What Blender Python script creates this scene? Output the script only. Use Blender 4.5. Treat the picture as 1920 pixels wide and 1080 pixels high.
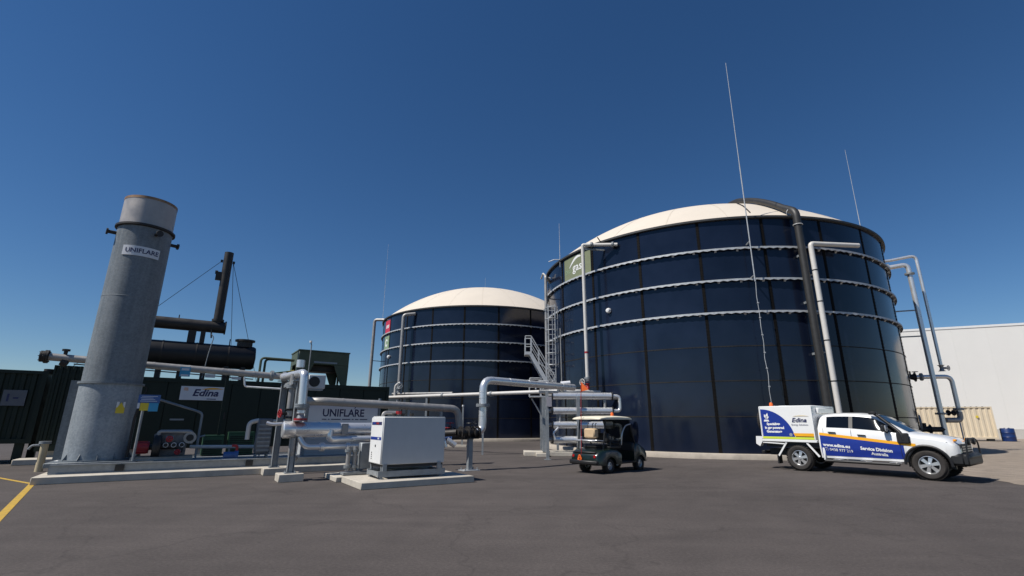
import bpy, math, random
from mathutils import Vector, Matrix, Euler
random.seed(7)
R = math.radians
for o in list(bpy.data.objects): bpy.data.objects.remove(o)
sc = bpy.context.scene
COL = sc.collection

# ------------------------------------------------------------------ camera, sky, sun, exposure
cam_d = bpy.data.cameras.new('camera'); cam = bpy.data.objects.new('camera', cam_d); COL.objects.link(cam)
cam_d.sensor_width = 36.0; cam_d.lens = 17.0; cam_d.clip_start = 0.05; cam_d.clip_end = 6000
PITCH = math.atan(251.0 / 906.667)
cam.matrix_world = Matrix.Translation((0, 0, 1.55)) @ Matrix.Rotation(math.pi / 2 + PITCH, 4, 'X') @ Matrix.Rotation(0.0045, 4, 'Z')
sc.camera = cam
SUN_EL = R(52.5)
SUN_H = Vector((-0.893, -0.45, 0)).normalized()            # towards the sun, on the ground plane
to_sun = Vector((SUN_H.x * math.cos(SUN_EL), SUN_H.y * math.cos(SUN_EL), math.sin(SUN_EL)))
w = bpy.data.worlds.new('World'); sc.world = w; w.use_nodes = True
nt = w.node_tree
sky = nt.nodes.new('ShaderNodeTexSky'); sky.sky_type = 'NISHITA'; sky.sun_disc = False
sky.sun_elevation = SUN_EL; sky.sun_rotation = math.atan2(to_sun.x, to_sun.y)
sky.altitude = 1400; sky.air_density = 1.15; sky.dust_density = 0.02; sky.ozone_density = 5.0
bg = nt.nodes['Background']; bg.inputs['Strength'].default_value = 0.077
hs = nt.nodes.new('ShaderNodeHueSaturation'); hs.inputs['Saturation'].default_value = 1.19; hs.inputs['Hue'].default_value = 0.503
nt.links.new(sky.outputs['Color'], hs.inputs['Color']); nt.links.new(hs.outputs['Color'], bg.inputs['Color'])
sd = bpy.data.lights.new('sun', 'SUN'); sd.energy = 5.0; sd.angle = R(0.53); sd.color = (1.0, 0.955, 0.88)
so = bpy.data.objects.new('sun', sd); COL.objects.link(so); so.location = (-30, -15, 50)
so.rotation_euler = (-to_sun).to_track_quat('-Z', 'Y').to_euler()
sc.view_settings.view_transform = 'Standard'; sc.view_settings.look = 'None'
sc.view_settings.exposure = 0.0; sc.view_settings.gamma = 1.0
try: sc.view_settings.use_curve_mapping = False
except Exception: pass

# ------------------------------------------------------------------ materials
MATS = {}
def mat(name, col, rough=0.6, metal=0.0, var=0.12, scale=3.0, bump=0.0, bscale=40.0, coat=0.0, spec=0.5, col2=None, rvar=0.0, stretch=None, objrand=0.0, coords='Object'):
    if name in MATS: return MATS[name]
    m = bpy.data.materials.new(name); m.use_nodes = True; n = m.node_tree.nodes; l = m.node_tree.links
    b = n['Principled BSDF']
    b.inputs['Roughness'].default_value = rough; b.inputs['Metallic'].default_value = metal
    b.inputs['Coat Weight'].default_value = coat; b.inputs['Coat Roughness'].default_value = 0.06
    b.inputs['Specular IOR Level'].default_value = spec
    tc = n.new('ShaderNodeTexCoord'); vec = tc.outputs[coords]
    if stretch:
        mp = n.new('ShaderNodeMapping'); mp.inputs['Scale'].default_value = stretch
        l.new(vec, mp.inputs['Vector']); vec = mp.outputs['Vector']
    nz = n.new('ShaderNodeTexNoise'); nz.inputs['Scale'].default_value = scale; nz.inputs['Detail'].default_value = 6; nz.inputs['Roughness'].default_value = 0.62
    l.new(vec, nz.inputs['Vector'])
    rp = n.new('ShaderNodeValToRGB'); l.new(nz.outputs['Fac'], rp.inputs['Fac'])
    c = Vector(col); d = Vector(col2) if col2 else c * (1 - var)
    u = c * (1 + var * 0.8) if not col2 else c
    rp.color_ramp.elements[0].position = 0.3; rp.color_ramp.elements[1].position = 0.7
    rp.color_ramp.elements[0].color = (*d, 1); rp.color_ramp.elements[1].color = (*u, 1)
    out = rp.outputs['Color']
    if objrand:
        oi = n.new('ShaderNodeObjectInfo'); mr = n.new('ShaderNodeMapRange')
        mr.inputs['To Min'].default_value = 1 - objrand; mr.inputs['To Max'].default_value = 1 + objrand
        l.new(oi.outputs['Random'], mr.inputs['Value'])
        mx = n.new('ShaderNodeVectorMath'); mx.operation = 'SCALE'; l.new(out, mx.inputs[0]); l.new(mr.outputs['Result'], mx.inputs['Scale'])
        out = mx.outputs['Vector']
    l.new(out, b.inputs['Base Color'])
    if rvar:
        m2 = n.new('ShaderNodeMapRange'); m2.inputs['To Min'].default_value = max(0.02, rough - rvar); m2.inputs['To Max'].default_value = min(1, rough + rvar)
        m2.inputs['From Min'].default_value = 0.3; m2.inputs['From Max'].default_value = 0.7
        l.new(nz.outputs['Fac'], m2.inputs['Value']); l.new(m2.outputs['Result'], b.inputs['Roughness'])
    if bump:
        n2 = n.new('ShaderNodeTexNoise'); n2.inputs['Scale'].default_value = bscale; n2.inputs['Detail'].default_value = 4
        l.new(vec, n2.inputs['Vector'])
        bp = n.new('ShaderNodeBump'); bp.inputs['Strength'].default_value = bump; bp.inputs['Distance'].default_value = 0.02
        l.new(n2.outputs['Fac'], bp.inputs['Height']); l.new(bp.outputs['Normal'], b.inputs['Normal'])
    MATS[name] = m; return m

def galvanised(name, k):
    m = bpy.data.materials.new(name); m.use_nodes = True; n = m.node_tree.nodes; l = m.node_tree.links; b = n['Principled BSDF']
    tc = n.new('ShaderNodeTexCoord')
    v = n.new('ShaderNodeTexVoronoi'); v.inputs['Scale'].default_value = 24; l.new(tc.outputs['Object'], v.inputs['Vector'])
    nz = n.new('ShaderNodeTexNoise'); nz.inputs['Scale'].default_value = 1.6; nz.inputs['Detail'].default_value = 7; l.new(tc.outputs['Object'], nz.inputs['Vector'])
    mp = n.new('ShaderNodeMapping'); mp.inputs['Scale'].default_value = (6, 6, 0.35); l.new(tc.outputs['Object'], mp.inputs['Vector'])
    st = n.new('ShaderNodeTexNoise'); st.inputs['Scale'].default_value = 1.4; st.inputs['Detail'].default_value = 5; l.new(mp.outputs['Vector'], st.inputs['Vector'])
    sep = n.new('ShaderNodeSeparateColor'); l.new(v.outputs['Color'], sep.inputs['Color'])
    a = n.new('ShaderNodeMath'); a.operation = 'MULTIPLY_ADD'; a.inputs[1].default_value = 0.2; l.new(sep.outputs[0], a.inputs[0])
    hn = n.new('ShaderNodeMath'); hn.operation = 'MULTIPLY_ADD'; hn.inputs[1].default_value = 0.45; hn.inputs[2].default_value = 0.27; l.new(nz.outputs['Fac'], hn.inputs[0]); l.new(hn.outputs[0], a.inputs[2])
    a2 = n.new('ShaderNodeMath'); a2.operation = 'MULTIPLY_ADD'; a2.inputs[1].default_value = 0.5; l.new(st.outputs['Fac'], a2.inputs[0]); l.new(a.outputs[0], a2.inputs[2])
    rp = n.new('ShaderNodeValToRGB'); l.new(a2.outputs[0], rp.inputs['Fac'])
    rp.color_ramp.elements[0].position = 0.55; rp.color_ramp.elements[0].color = (0.112*k, 0.130*k, 0.144*k, 1)
    rp.color_ramp.elements[1].position = 1.0; rp.color_ramp.elements[1].color = (0.215*k, 0.234*k, 0.248*k, 1)
    l.new(rp.outputs['Color'], b.inputs['Base Color'])
    b.inputs['Metallic'].default_value = 0.08; b.inputs['Specular IOR Level'].default_value = 0.3
    mr = n.new('ShaderNodeMapRange'); mr.inputs['To Min'].default_value = 0.4; mr.inputs['To Max'].default_value = 0.62
    l.new(sep.outputs[1], mr.inputs['Value']); l.new(mr.outputs['Result'], b.inputs['Roughness'])
    return m

def asphalt_mat():
    m = bpy.data.materials.new('asphalt'); m.use_nodes = True; n = m.node_tree.nodes; l = m.node_tree.links; b = n['Principled BSDF']
    tc = n.new('ShaderNodeTexCoord')
    def noise(scale, det, vec=None, dist=0.0, rough=0.6):
        z = n.new('ShaderNodeTexNoise'); z.inputs['Scale'].default_value = scale; z.inputs['Detail'].default_value = det; z.inputs['Distortion'].default_value = dist; z.inputs['Roughness'].default_value = rough
        l.new(vec or tc.outputs['Object'], z.inputs['Vector']); return z.outputs['Fac']
    big = noise(0.16, 6, dist=0.6); mid = noise(1.3, 6); fine = noise(75, 3, rough=0.8); agg = noise(24, 4, rough=0.75)
    mp = n.new('ShaderNodeMapping'); mp.inputs['Rotation'].default_value = (0, 0, R(-24)); mp.inputs['Scale'].default_value = (0.14, 1.7, 1)
    l.new(tc.outputs['Object'], mp.inputs['Vector'])
    streak = noise(1.0, 4, mp.outputs['Vector'], dist=0.5)
    # curved tyre marks: rings round points of the yard
    def arcs(cx, cy, sc_):
        s = n.new('ShaderNodeVectorMath'); s.operation = 'SUBTRACT'; s.inputs[1].default_value = (cx, cy, 0); l.new(tc.outputs['Object'], s.inputs[0])
        wv = n.new('ShaderNodeTexWave'); wv.wave_type = 'RINGS'; wv.rings_direction = 'Z'; wv.inputs['Scale'].default_value = sc_; wv.inputs['Distortion'].default_value = 5.0; wv.inputs['Detail'].default_value = 3; wv.inputs['Detail Scale'].default_value = 0.5
        l.new(s.outputs['Vector'], wv.inputs['Vector'])
        r = n.new('ShaderNodeMapRange'); r.inputs['From Min'].default_value = 0.82; r.inputs['From Max'].default_value = 1.0; l.new(wv.outputs['Fac'], r.inputs['Value']); return r.outputs['Result']
    t1 = arcs(24, 2, 0.16); t2 = arcs(-6, 34, 0.12)
    def math_(op, a, b_=None, v=None):
        q = n.new('ShaderNodeMath'); q.operation = op; l.new(a, q.inputs[0])
        if b_ is not None: l.new(b_, q.inputs[1])
        elif v is not None: q.inputs[1].default_value = v
        return q.outputs[0]
    s = math_('ADD', math_('MULTIPLY', big, v=1.15), math_('MULTIPLY', mid, v=0.5))
    s = math_('ADD', s, math_('MULTIPLY', streak, v=0.5))
    s = math_('ADD', s, math_('MULTIPLY', fine, v=1.3))
    s = math_('ADD', s, math_('MULTIPLY', agg, v=1.5))
    mask = math_('MULTIPLY', math_('ADD', t1, t2), mid)
    s = math_('SUBTRACT', s, math_('MULTIPLY', mask, v=0.1))
    # wandering hairline cracks and scuffs
    wn = n.new('ShaderNodeTexNoise'); wn.inputs['Scale'].default_value = 0.5; wn.inputs['Detail'].default_value = 5; l.new(tc.outputs['Object'], wn.inputs['Vector'])
    ws = n.new('ShaderNodeVectorMath'); ws.operation = 'SCALE'; ws.inputs['Scale'].default_value = 3.0; l.new(wn.outputs['Color'], ws.inputs[0])
    wa = n.new('ShaderNodeVectorMath'); wa.operation = 'ADD'; l.new(tc.outputs['Object'], wa.inputs[0]); l.new(ws.outputs['Vector'], wa.inputs[1])
    vo = n.new('ShaderNodeTexVoronoi'); vo.feature = 'DISTANCE_TO_EDGE'; vo.inputs['Scale'].default_value = 0.28; l.new(wa.outputs['Vector'], vo.inputs['Vector'])
    cr = n.new('ShaderNodeMapRange'); cr.inputs['From Min'].default_value = 0.0; cr.inputs['From Max'].default_value = 0.014; cr.inputs['To Min'].default_value = 1.0; cr.inputs['To Max'].default_value = 0.0
    l.new(vo.outputs['Distance'], cr.inputs['Value'])
    s = math_('SUBTRACT', s, math_('MULTIPLY', math_('MULTIPLY', cr.outputs['Result'], big), v=0.4))
    v2 = n.new('ShaderNodeTexVoronoi'); v2.inputs['Scale'].default_value = 1.1; l.new(wa.outputs['Vector'], v2.inputs['Vector'])
    sp = n.new('ShaderNodeMapRange'); sp.inputs['From Min'].default_value = 0.03; sp.inputs['From Max'].default_value = 0.10; sp.inputs['To Min'].default_value = 1.0; sp.inputs['To Max'].default_value = 0.0; l.new(v2.outputs['Distance'], sp.inputs['Value'])
    s = math_('SUBTRACT', s, math_('MULTIPLY', math_('MULTIPLY', sp.outputs['Result'], mid), v=0.55))
    rp = n.new('ShaderNodeValToRGB'); mr = n.new('ShaderNodeMapRange'); mr.inputs['From Min'].default_value = 1.95; mr.inputs['From Max'].default_value = 3.0
    l.new(s, mr.inputs['Value']); l.new(mr.outputs['Result'], rp.inputs['Fac'])
    e = rp.color_ramp.elements; e[0].position = 0.0; e[0].color = (0.049, 0.042, 0.039, 1); e[1].position = 1.0; e[1].color = (0.130, 0.110, 0.101, 1)
    x = e.new(0.5); x.color = (0.085, 0.0725, 0.067, 1)
    l.new(rp.outputs['Color'], b.inputs['Base Color']); b.inputs['Roughness'].default_value = 0.88; b.inputs['Specular IOR Level'].default_value = 0.3
    bp = n.new('ShaderNodeBump'); bp.inputs['Strength'].default_value = 0.35; bp.inputs['Distance'].default_value = 0.012
    l.new(math_('ADD', fine, agg), bp.inputs['Height']); l.new(bp.outputs['Normal'], b.inputs['Normal'])
    return m

def tank_mat():
    m = bpy.data.materials.new('navy_fused_glass'); m.use_nodes = True; n = m.node_tree.nodes; l = m.node_tree.links; b = n['Principled BSDF']
    tc = n.new('ShaderNodeTexCoord'); oi = n.new('ShaderNodeObjectInfo')
    ad = n.new('ShaderNodeVectorMath'); ad.operation = 'ADD'; l.new(tc.outputs['Object'], ad.inputs[0])
    sc_ = n.new('ShaderNodeVectorMath'); sc_.operation = 'SCALE'; sc_.inputs[0].default_value = (31, 17, 53); l.new(oi.outputs['Random'], sc_.inputs['Scale']); l.new(sc_.outputs['Vector'], ad.inputs[1])
    nz = n.new('ShaderNodeTexNoise'); nz.inputs['Scale'].default_value = 0.9; nz.inputs['Detail'].default_value = 5; l.new(ad.outputs['Vector'], nz.inputs['Vector'])
    rp = n.new('ShaderNodeValToRGB'); rp.color_ramp.elements[0].position = 0.3; rp.color_ramp.elements[1].position = 0.75
    rp.color_ramp.elements[0].color = (0.0065, 0.0105, 0.024, 1); rp.color_ramp.elements[1].color = (0.010, 0.016, 0.035, 1)
    l.new(nz.outputs['Fac'], rp.inputs['Fac'])
    mr = n.new('ShaderNodeMapRange'); mr.inputs['To Min'].default_value = 0.8; mr.inputs['To Max'].default_value = 1.2; l.new(oi.outputs['Random'], mr.inputs['Value'])
    sc2 = n.new('ShaderNodeVectorMath'); sc2.operation = 'SCALE'; l.new(rp.outputs['Color'], sc2.inputs[0]); l.new(mr.outputs['Result'], sc2.inputs['Scale'])
    l.new(sc2.outputs['Vector'], b.inputs['Base Color'])
    rr = n.new('ShaderNodeMapRange'); rr.inputs['To Min'].default_value = 0.10; rr.inputs['To Max'].default_value = 0.2; l.new(nz.outputs['Fac'], rr.inputs['Value']); l.new(rr.outputs['Result'], b.inputs['Roughness'])
    b.inputs['Specular IOR Level'].default_value = 0.42
    n2 = n.new('ShaderNodeTexNoise'); n2.inputs['Scale'].default_value = 0.8; n2.inputs['Detail'].default_value = 2; l.new(ad.outputs['Vector'], n2.inputs['Vector'])
    bp = n.new('ShaderNodeBump'); bp.inputs['Strength'].default_value = 0.25; bp.inputs['Distance'].default_value = 0.03
    l.new(n2.outputs['Fac'], bp.inputs['Height']); l.new(bp.outputs['Normal'], b.inputs['Normal'])
    return m

M_galv = galvanised('galvanised_spangle', 1.0); M_galv_bounce = galvanised('galvanised_spangle_bounce_lit', 1.55); M_asph = asphalt_mat(); M_tank = tank_mat()  # second galvanised is a paler copy: bounce light off the pad painted into its colour
M_steel = mat('galvanised_steel', (0.27, 0.29, 0.305), 0.5, 0.3, var=0.18, scale=7, rvar=0.12)
M_ring = mat('galvanised_bright', (0.46, 0.475, 0.49), 0.5, 0.2, var=0.2, scale=6)
M_stain = mat('stainless_shroud', (0.40, 0.37, 0.35), 0.5, 0.3, var=0.15, scale=2.2, rvar=0.12)
M_clad = mat('aluminium_cladding', (0.78, 0.78, 0.78), 0.3, 0.65, var=0.05, scale=4, rvar=0.05)
M_clad2 = mat('dull_aluminium_cladding', (0.35, 0.338, 0.325), 0.5, 0.45, var=0.14, scale=4, rvar=0.1)
M_conc = mat('concrete', (0.50, 0.455, 0.385), 0.9, var=0.16, scale=2.5, bump=0.25, bscale=30)
M_conc2 = mat('ring_beam_concrete', (0.44, 0.385, 0.32), 0.92, var=0.2, scale=1.6, bump=0.25, bscale=25)
M_green = mat('dark_green_paint', (0.015, 0.023, 0.0155), 0.55, var=0.25, scale=2, rvar=0.1, spec=0.3)
M_green2 = mat('radiator_green', (0.07, 0.088, 0.05), 0.55, var=0.2, scale=3)
M_lgreen = mat('bright_green_paint', (0.018, 0.07, 0.032), 0.5, var=0.2, scale=4)
M_soot = mat('exhaust_dark_steel', (0.035, 0.031, 0.029), 0.55, 0.3, var=0.3, scale=3, rvar=0.12)
M_silen = mat('silencer_black', (0.013, 0.013, 0.015), 0.5, 0.1, var=0.3, scale=2)
M_black = mat('black_plastic', (0.012, 0.012, 0.013), 0.5, var=0.2)
M_hose = mat('black_polyethylene', (0.03, 0.029, 0.028), 0.5, var=0.2, scale=4)
M_rubber = mat('rubber', (0.03, 0.026, 0.024), 0.85, var=0.3, scale=14)
M_white = mat('white_paint', (0.78, 0.78, 0.77), 0.4, var=0.04, scale=3)
M_pvc = mat('white_pvc', (0.60, 0.575, 0.54), 0.45, var=0.06, scale=5)
M_cab = mat('grey_white_powder_coat', (0.53, 0.535, 0.53), 0.5, var=0.04, scale=3)
M_blue = mat('blue_vinyl', (0.012, 0.035, 0.26), 0.3, var=0.05)
M_navy = mat('navy_print', (0.02, 0.022, 0.09), 0.5, var=0.05)
M_orange = mat('yellow_orange_vinyl', (0.85, 0.40, 0.015), 0.4, var=0.05)
M_lime = mat('lime_reflective', (0.62, 0.72, 0.06), 0.4, var=0.05)
M_yel = mat('yellow_road_paint', (0.62, 0.38, 0.03), 0.75, scale=9, col2=(0.36, 0.24, 0.06))
M_ysign = mat('yellow_sign', (0.72, 0.55, 0.04), 0.5, var=0.05)
M_cyan = mat('cyan_sign', (0.05, 0.33, 0.55), 0.5, var=0.05)
M_bsign = mat('blue_sign', (0.05, 0.12, 0.32), 0.5, var=0.05)
M_red = mat('red_paint', (0.32, 0.015, 0.02), 0.45, var=0.1)
M_or2 = mat('orange_plastic', (0.8, 0.14, 0.02), 0.5, var=0.1)
M_sign = mat('sign_white', (0.66, 0.67, 0.7), 0.5, var=0.05, scale=2)
M_dome = mat('cream_membrane', (0.66, 0.585, 0.49), 0.72, var=0.035, scale=0.5)
M_domeseam = mat('membrane_seam', (0.60, 0.53, 0.44), 0.7, var=0.05)
M_lap = mat('dark_sealant', (0.0075, 0.0065, 0.006), 0.7, var=0.3, scale=3, spec=0.12)
M_seam = mat('seam_sealant', (0.03, 0.027, 0.025), 0.7, var=0.35, scale=2, spec=0.15)
M_trim = mat('rim_trim', (0.035, 0.036, 0.038), 0.6, var=0.3, scale=3)
M_ware = mat('white_wall_panel', (0.77, 0.755, 0.72), 0.6, var=0.03, scale=0.2)
M_cream = mat('cream_container_paint', (0.68, 0.58, 0.43), 0.55, var=0.08, scale=0.8)
M_drum = mat('blue_plastic_drum', (0.008, 0.03, 0.13), 0.4, var=0.1)
M_olive = mat('olive_sign', (0.20, 0.22, 0.125), 0.5, var=0.08)
M_pgreen = mat('pale_green_sign', (0.24, 0.33, 0.2), 0.5, var=0.1)
M_rsign = mat('red_sign', (0.55, 0.03, 0.07), 0.5, var=0.06)
M_carwhite = mat('white_car_paint', (0.80, 0.80, 0.79), 0.25, var=0.02, coat=0.8)
M_glass = mat('tinted_glass', (0.004, 0.005, 0.006), 0.04, var=0.1, spec=0.6)
M_alloy = mat('alloy_wheel', (0.62, 0.62, 0.62), 0.3, 0.7, var=0.05)
M_lens = mat('lamp_lens', (0.35, 0.37, 0.4), 0.08, 0.5, var=0.1, coat=1.0)
M_amber = mat('amber_lens', (0.8, 0.3, 0.01), 0.2, var=0.05)
M_tail = mat('tail_red', (0.35, 0.01, 0.01), 0.2, var=0.05)
M_cart = mat('cart_green', (0.006, 0.015, 0.0125), 0.3, var=0.1, coat=0.5)
M_cartroof = mat('cart_cream', (0.72, 0.66, 0.52), 0.5, var=0.05)
M_tan = mat('tan_canvas', (0.55, 0.40, 0.24), 0.8, var=0.1)
M_gravel = mat('pale_gravel', (0.33, 0.27, 0.215), 0.95, scale=1.4, col2=(0.20, 0.165, 0.13), bump=0.7, bscale=40)
M_ivory = mat('ivory_pipe', (0.55, 0.46, 0.3), 0.6, var=0.1)

# ------------------------------------------------------------------ mesh helpers
class MB:
    def __init__(s): s.v = []; s.f = []
    def add(s, vs, fs):
        k = len(s.v); s.v += [tuple(a) for a in vs]; s.f += [tuple(i + k for i in f) for f in fs]; return s
    def box(s, x0, x1, y0, y1, z0, z1):
        return s.add([(x0,y0,z0),(x1,y0,z0),(x1,y1,z0),(x0,y1,z0),(x0,y0,z1),(x1,y0,z1),(x1,y1,z1),(x0,y1,z1)],
                     [(0,3,2,1),(4,5,6,7),(0,1,5,4),(1,2,6,5),(2,3,7,6),(3,0,4,7)])
    def bbox(s, x0, x1, y0, y1, z0, z1, b=0.01):
        # chamfered box
        X=(x0,x1);Y=(y0,y1);Z=(z0,z1); vs=[]; ix={}
        for i in (0,1):
            for j in (0,1):
                for k in (0,1):
                    sx=b if i==0 else -b; sy=b if j==0 else -b; sz=b if k==0 else -b
                    for a,p in enumerate(((X[i],Y[j]+sy,Z[k]+sz),(X[i]+sx,Y[j],Z[k]+sz),(X[i]+sx,Y[j]+sy,Z[k]))):
                        ix[i,j,k,a]=len(vs); vs.append(p)
        fs=[]
        def q(l, n):
            p=[Vector(vs[i]) for i in l]; nn=(p[1]-p[0]).cross(p[2]-p[0])
            fs.append(tuple(l) if nn.dot(Vector(n))>0 else tuple(reversed(l)))
        for i in (0,1):
            g=-1 if i==0 else 1
            q([ix[i,0,0,0],ix[i,1,0,0],ix[i,1,1,0],ix[i,0,1,0]],(g,0,0))
            q([ix[0,i,0,1],ix[1,i,0,1],ix[1,i,1,1],ix[0,i,1,1]],(0,g,0))
            q([ix[0,0,i,2],ix[1,0,i,2],ix[1,1,i,2],ix[0,1,i,2]],(0,0,g))
        for i in (0,1):
            for j in (0,1):
                gi=-1 if i==0 else 1; gj=-1 if j==0 else 1
                q([ix[i,j,0,0],ix[i,j,1,0],ix[i,j,1,1],ix[i,j,0,1]],(gi,gj,0))
                q([ix[i,0,j,0],ix[i,1,j,0],ix[i,1,j,2],ix[i,0,j,2]],(gi,0,gj))
                q([ix[0,i,j,1],ix[1,i,j,1],ix[1,i,j,2],ix[0,i,j,2]],(0,gi,gj))
                for k in (0,1):
                    gk=-1 if k==0 else 1
                    q([ix[i,j,k,0],ix[i,j,k,1],ix[i,j,k,2]],(gi,gj,gk))
        return s.add(vs,fs)
    def beam(s, p0, p1, wd, ht, up=(0,0,1)):
        p0=Vector(p0);p1=Vector(p1);d=(p1-p0).normalized();u=Vector(up)
        if abs(d.dot(u))>0.98:u=Vector((0,1,0)) if abs(d.y)<0.9 else Vector((1,0,0))
        a=d.cross(u).normalized()*wd/2;b=a.cross(d).normalized()*ht/2
        vs=[p+x*a+y*b for p in(p0,p1) for x,y in((-1,-1),(1,-1),(1,1),(-1,1))]
        return s.add(vs,[(0,1,2,3),(7,6,5,4),(0,4,5,1),(1,5,6,2),(2,6,7,3),(3,7,4,0)])
    def ibeam(s, p0, p1, wd, ht, tf=0.02, up=(0,0,1)):
        p0=Vector(p0);p1=Vector(p1);d=(p1-p0).normalized();u=Vector(up)
        if abs(d.dot(u))>0.98:u=Vector((1,0,0))
        a=d.cross(u).normalized();b=a.cross(d).normalized()
        off=b*(ht/2-tf/2)
        s.beam(p0+off,p1+off,wd,tf,b);s.beam(p0-off,p1-off,wd,tf,b);s.beam(p0,p1,tf*0.7,ht-2*tf,b);return s
    def cyl(s, p0, p1, r0, r1=None, n=16, cap=True):
        r1=r0 if r1 is None else r1;p0=Vector(p0);p1=Vector(p1);d=(p1-p0).normalized()
        u=Vector((0,0,1)) if abs(d.z)<0.9 else Vector((1,0,0));a=d.cross(u).normalized();b=d.cross(a)
        vs=[]
        for p,r in((p0,r0),(p1,r1)):
            for i in range(n):
                t=2*math.pi*i/n;vs.append(p+(a*math.cos(t)+b*math.sin(t))*r)
        fs=[(i,(i+1)%n,n+(i+1)%n,n+i) for i in range(n)]
        if cap:fs+=[tuple(reversed(range(n))),tuple(range(n,2*n))]
        return s.add(vs,fs)
    def tube(s, pts, r, n=12, bend=None, seg=5, cap=True, rf=None):
        P=[Vector(p) for p in pts];bend=r*2 if bend is None else bend
        path=[P[0]]
        for i in range(1,len(P)-1):
            a=(P[i-1]-P[i]);b=(P[i+1]-P[i]);la,lb=a.length,b.length;a.normalize();b.normalize()
            if a.dot(b)<-0.999 or bend<=0:path.append(P[i]);continue
            k=min(bend,la*0.49,lb*0.49);q0=P[i]+a*k;q1=P[i]+b*k
            for j in range(seg+1):
                t=j/seg;path.append(q0*(1-t)**2+P[i]*2*t*(1-t)+q1*t*t)
        path.append(P[-1])
        vs=[];fs=[];prev=None
        for i,p in enumerate(path):
            d=((path[i+1]-p) if i==0 else (p-path[i-1]) if i==len(path)-1 else (path[i+1]-path[i-1])).normalized()
            if prev is None:
                u=Vector((0,0,1)) if abs(d.z)<0.9 else Vector((1,0,0));a=d.cross(u).normalized()
            else:a=(prev-d*prev.dot(d)).normalized()
            prev=a;b=d.cross(a)
            rr=rf(i/(len(path)-1)) if rf else r
            for k in range(n):
                t=2*math.pi*k/n;vs.append(p+(a*math.cos(t)+b*math.sin(t))*rr)
        m=len(path)
        for i in range(m-1):
            for k in range(n):
                fs.append((i*n+k,i*n+(k+1)%n,(i+1)*n+(k+1)%n,(i+1)*n+k))
        if cap:fs+=[tuple(reversed(range(n))),tuple(range((m-1)*n,m*n))]
        return s.add(vs,fs)
    def lathe(s, prof, n=32, c=(0,0,0), a0=0.0, a1=2*math.pi, axis=None):
        full=abs(a1-a0-2*math.pi)<1e-6;k=n if full else n+1;vs=[];fs=[]
        M=axis or Matrix.Identity(3);c=Vector(c)
        for r,z in prof:
            for i in range(k):
                t=a0+(a1-a0)*i/n;vs.append(c+M@Vector((r*math.cos(t),r*math.sin(t),z)))
        for j in range(len(prof)-1):
            for i in range(n):
                i2=(i+1)%k;fs.append((j*k+i,j*k+i2,(j+1)*k+i2,(j+1)*k+i))
        return s.add(vs,fs)
    def prism(s, poly, f0, f1):
        n=len(poly);vs=[f0(*p) for p in poly]+[f1(*p) for p in poly]
        return s.add(vs,[tuple(range(n)),tuple(reversed(range(n,2*n)))]+[(i,n+i,n+(i+1)%n,(i+1)%n) for i in range(n)])
    def mesh(s, name, smooth=True, ang=38):
        me=bpy.data.meshes.new(name);me.from_pydata(s.v,[],s.f);me.validate(verbose=False)
        import bmesh
        bm=bmesh.new();bm.from_mesh(me);bmesh.ops.recalc_face_normals(bm,faces=bm.faces);bm.to_mesh(me);bm.free()
        if smooth:
            me.shade_smooth();me.set_sharp_from_angle(angle=R(ang))
        return me
    def build(s, name, m, parent=None, smooth=True, ang=38):
        me=s.mesh(name,smooth,ang);me.materials.append(m);return link(name,me,parent)
def link(name, me, parent=None, loc=None, rz=None):
    o=bpy.data.objects.new(name,me);COL.objects.link(o)
    if parent is not None:o.parent=parent
    if loc is not None:o.location=loc
    if rz is not None:o.rotation_euler=(0,0,rz)
    return o
def tag(o, label, cat, group=None):
    o['label']=label;o['category']=cat
    if group:o['group']=group
    return o
def thing(name, label, cat, loc=(0,0,0), rz=0.0, group=None):
    o=bpy.data.objects.new(name,None);COL.objects.link(o);o.location=loc;o.rotation_euler=(0,0,rz);o.empty_display_size=0.2
    return tag(o,label,cat,group)
def struct(o):o['kind']='structure';return o
def rotm(d):
    return Vector((0,0,1)).rotation_difference(Vector(d).normalized()).to_matrix()
def flange(parent, p, d, r, m=None, th=0.045, name='flange', n=14):
    p=Vector(p);d=Vector(d).normalized()
    b=MB().cyl(p-d*th,p-d*0.004,r,n=n).cyl(p+d*0.004,p+d*th,r,n=n)
    k=d.cross(Vector((0,0,1)) if abs(d.z)<0.9 else Vector((1,0,0))).normalized();q=d.cross(k)
    for i in range(6):
        t=math.pi*i/3;c=p+(k*math.cos(t)+q*math.sin(t))*r*0.83
        b.cyl(c-d*th*1.6,c+d*th*1.6,0.014,n=5)
    return b.build(name,m or M_steel,parent)
def band(parent, p, d, r, m=None, wd=0.03, name='cladding_band'):
    p=Vector(p);d=Vector(d).normalized()
    return MB().cyl(p-d*wd,p+d*wd,r+0.006,n=16).build(name,m or M_clad2,parent)
def handwheel(parent, p, d, r, m, name='handwheel'):
    p=Vector(p);d=Vector(d).normalized();mt=rotm(d);b=MB();prof=[(r+0.018*math.cos(t),0.018*math.sin(t)) for t in [2*math.pi*i/6 for i in range(7)]]
    b.lathe(prof,16,c=p,axis=mt)
    for i in range(3):
        t=math.pi*i/3;v=mt@Vector((math.cos(t),math.sin(t),0));b.cyl(p-v*r,p+v*r,0.012,n=5)
    b.cyl(p-d*0.16,p+d*0.03,0.016,n=6)
    return b.build(name,m,parent)
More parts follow.
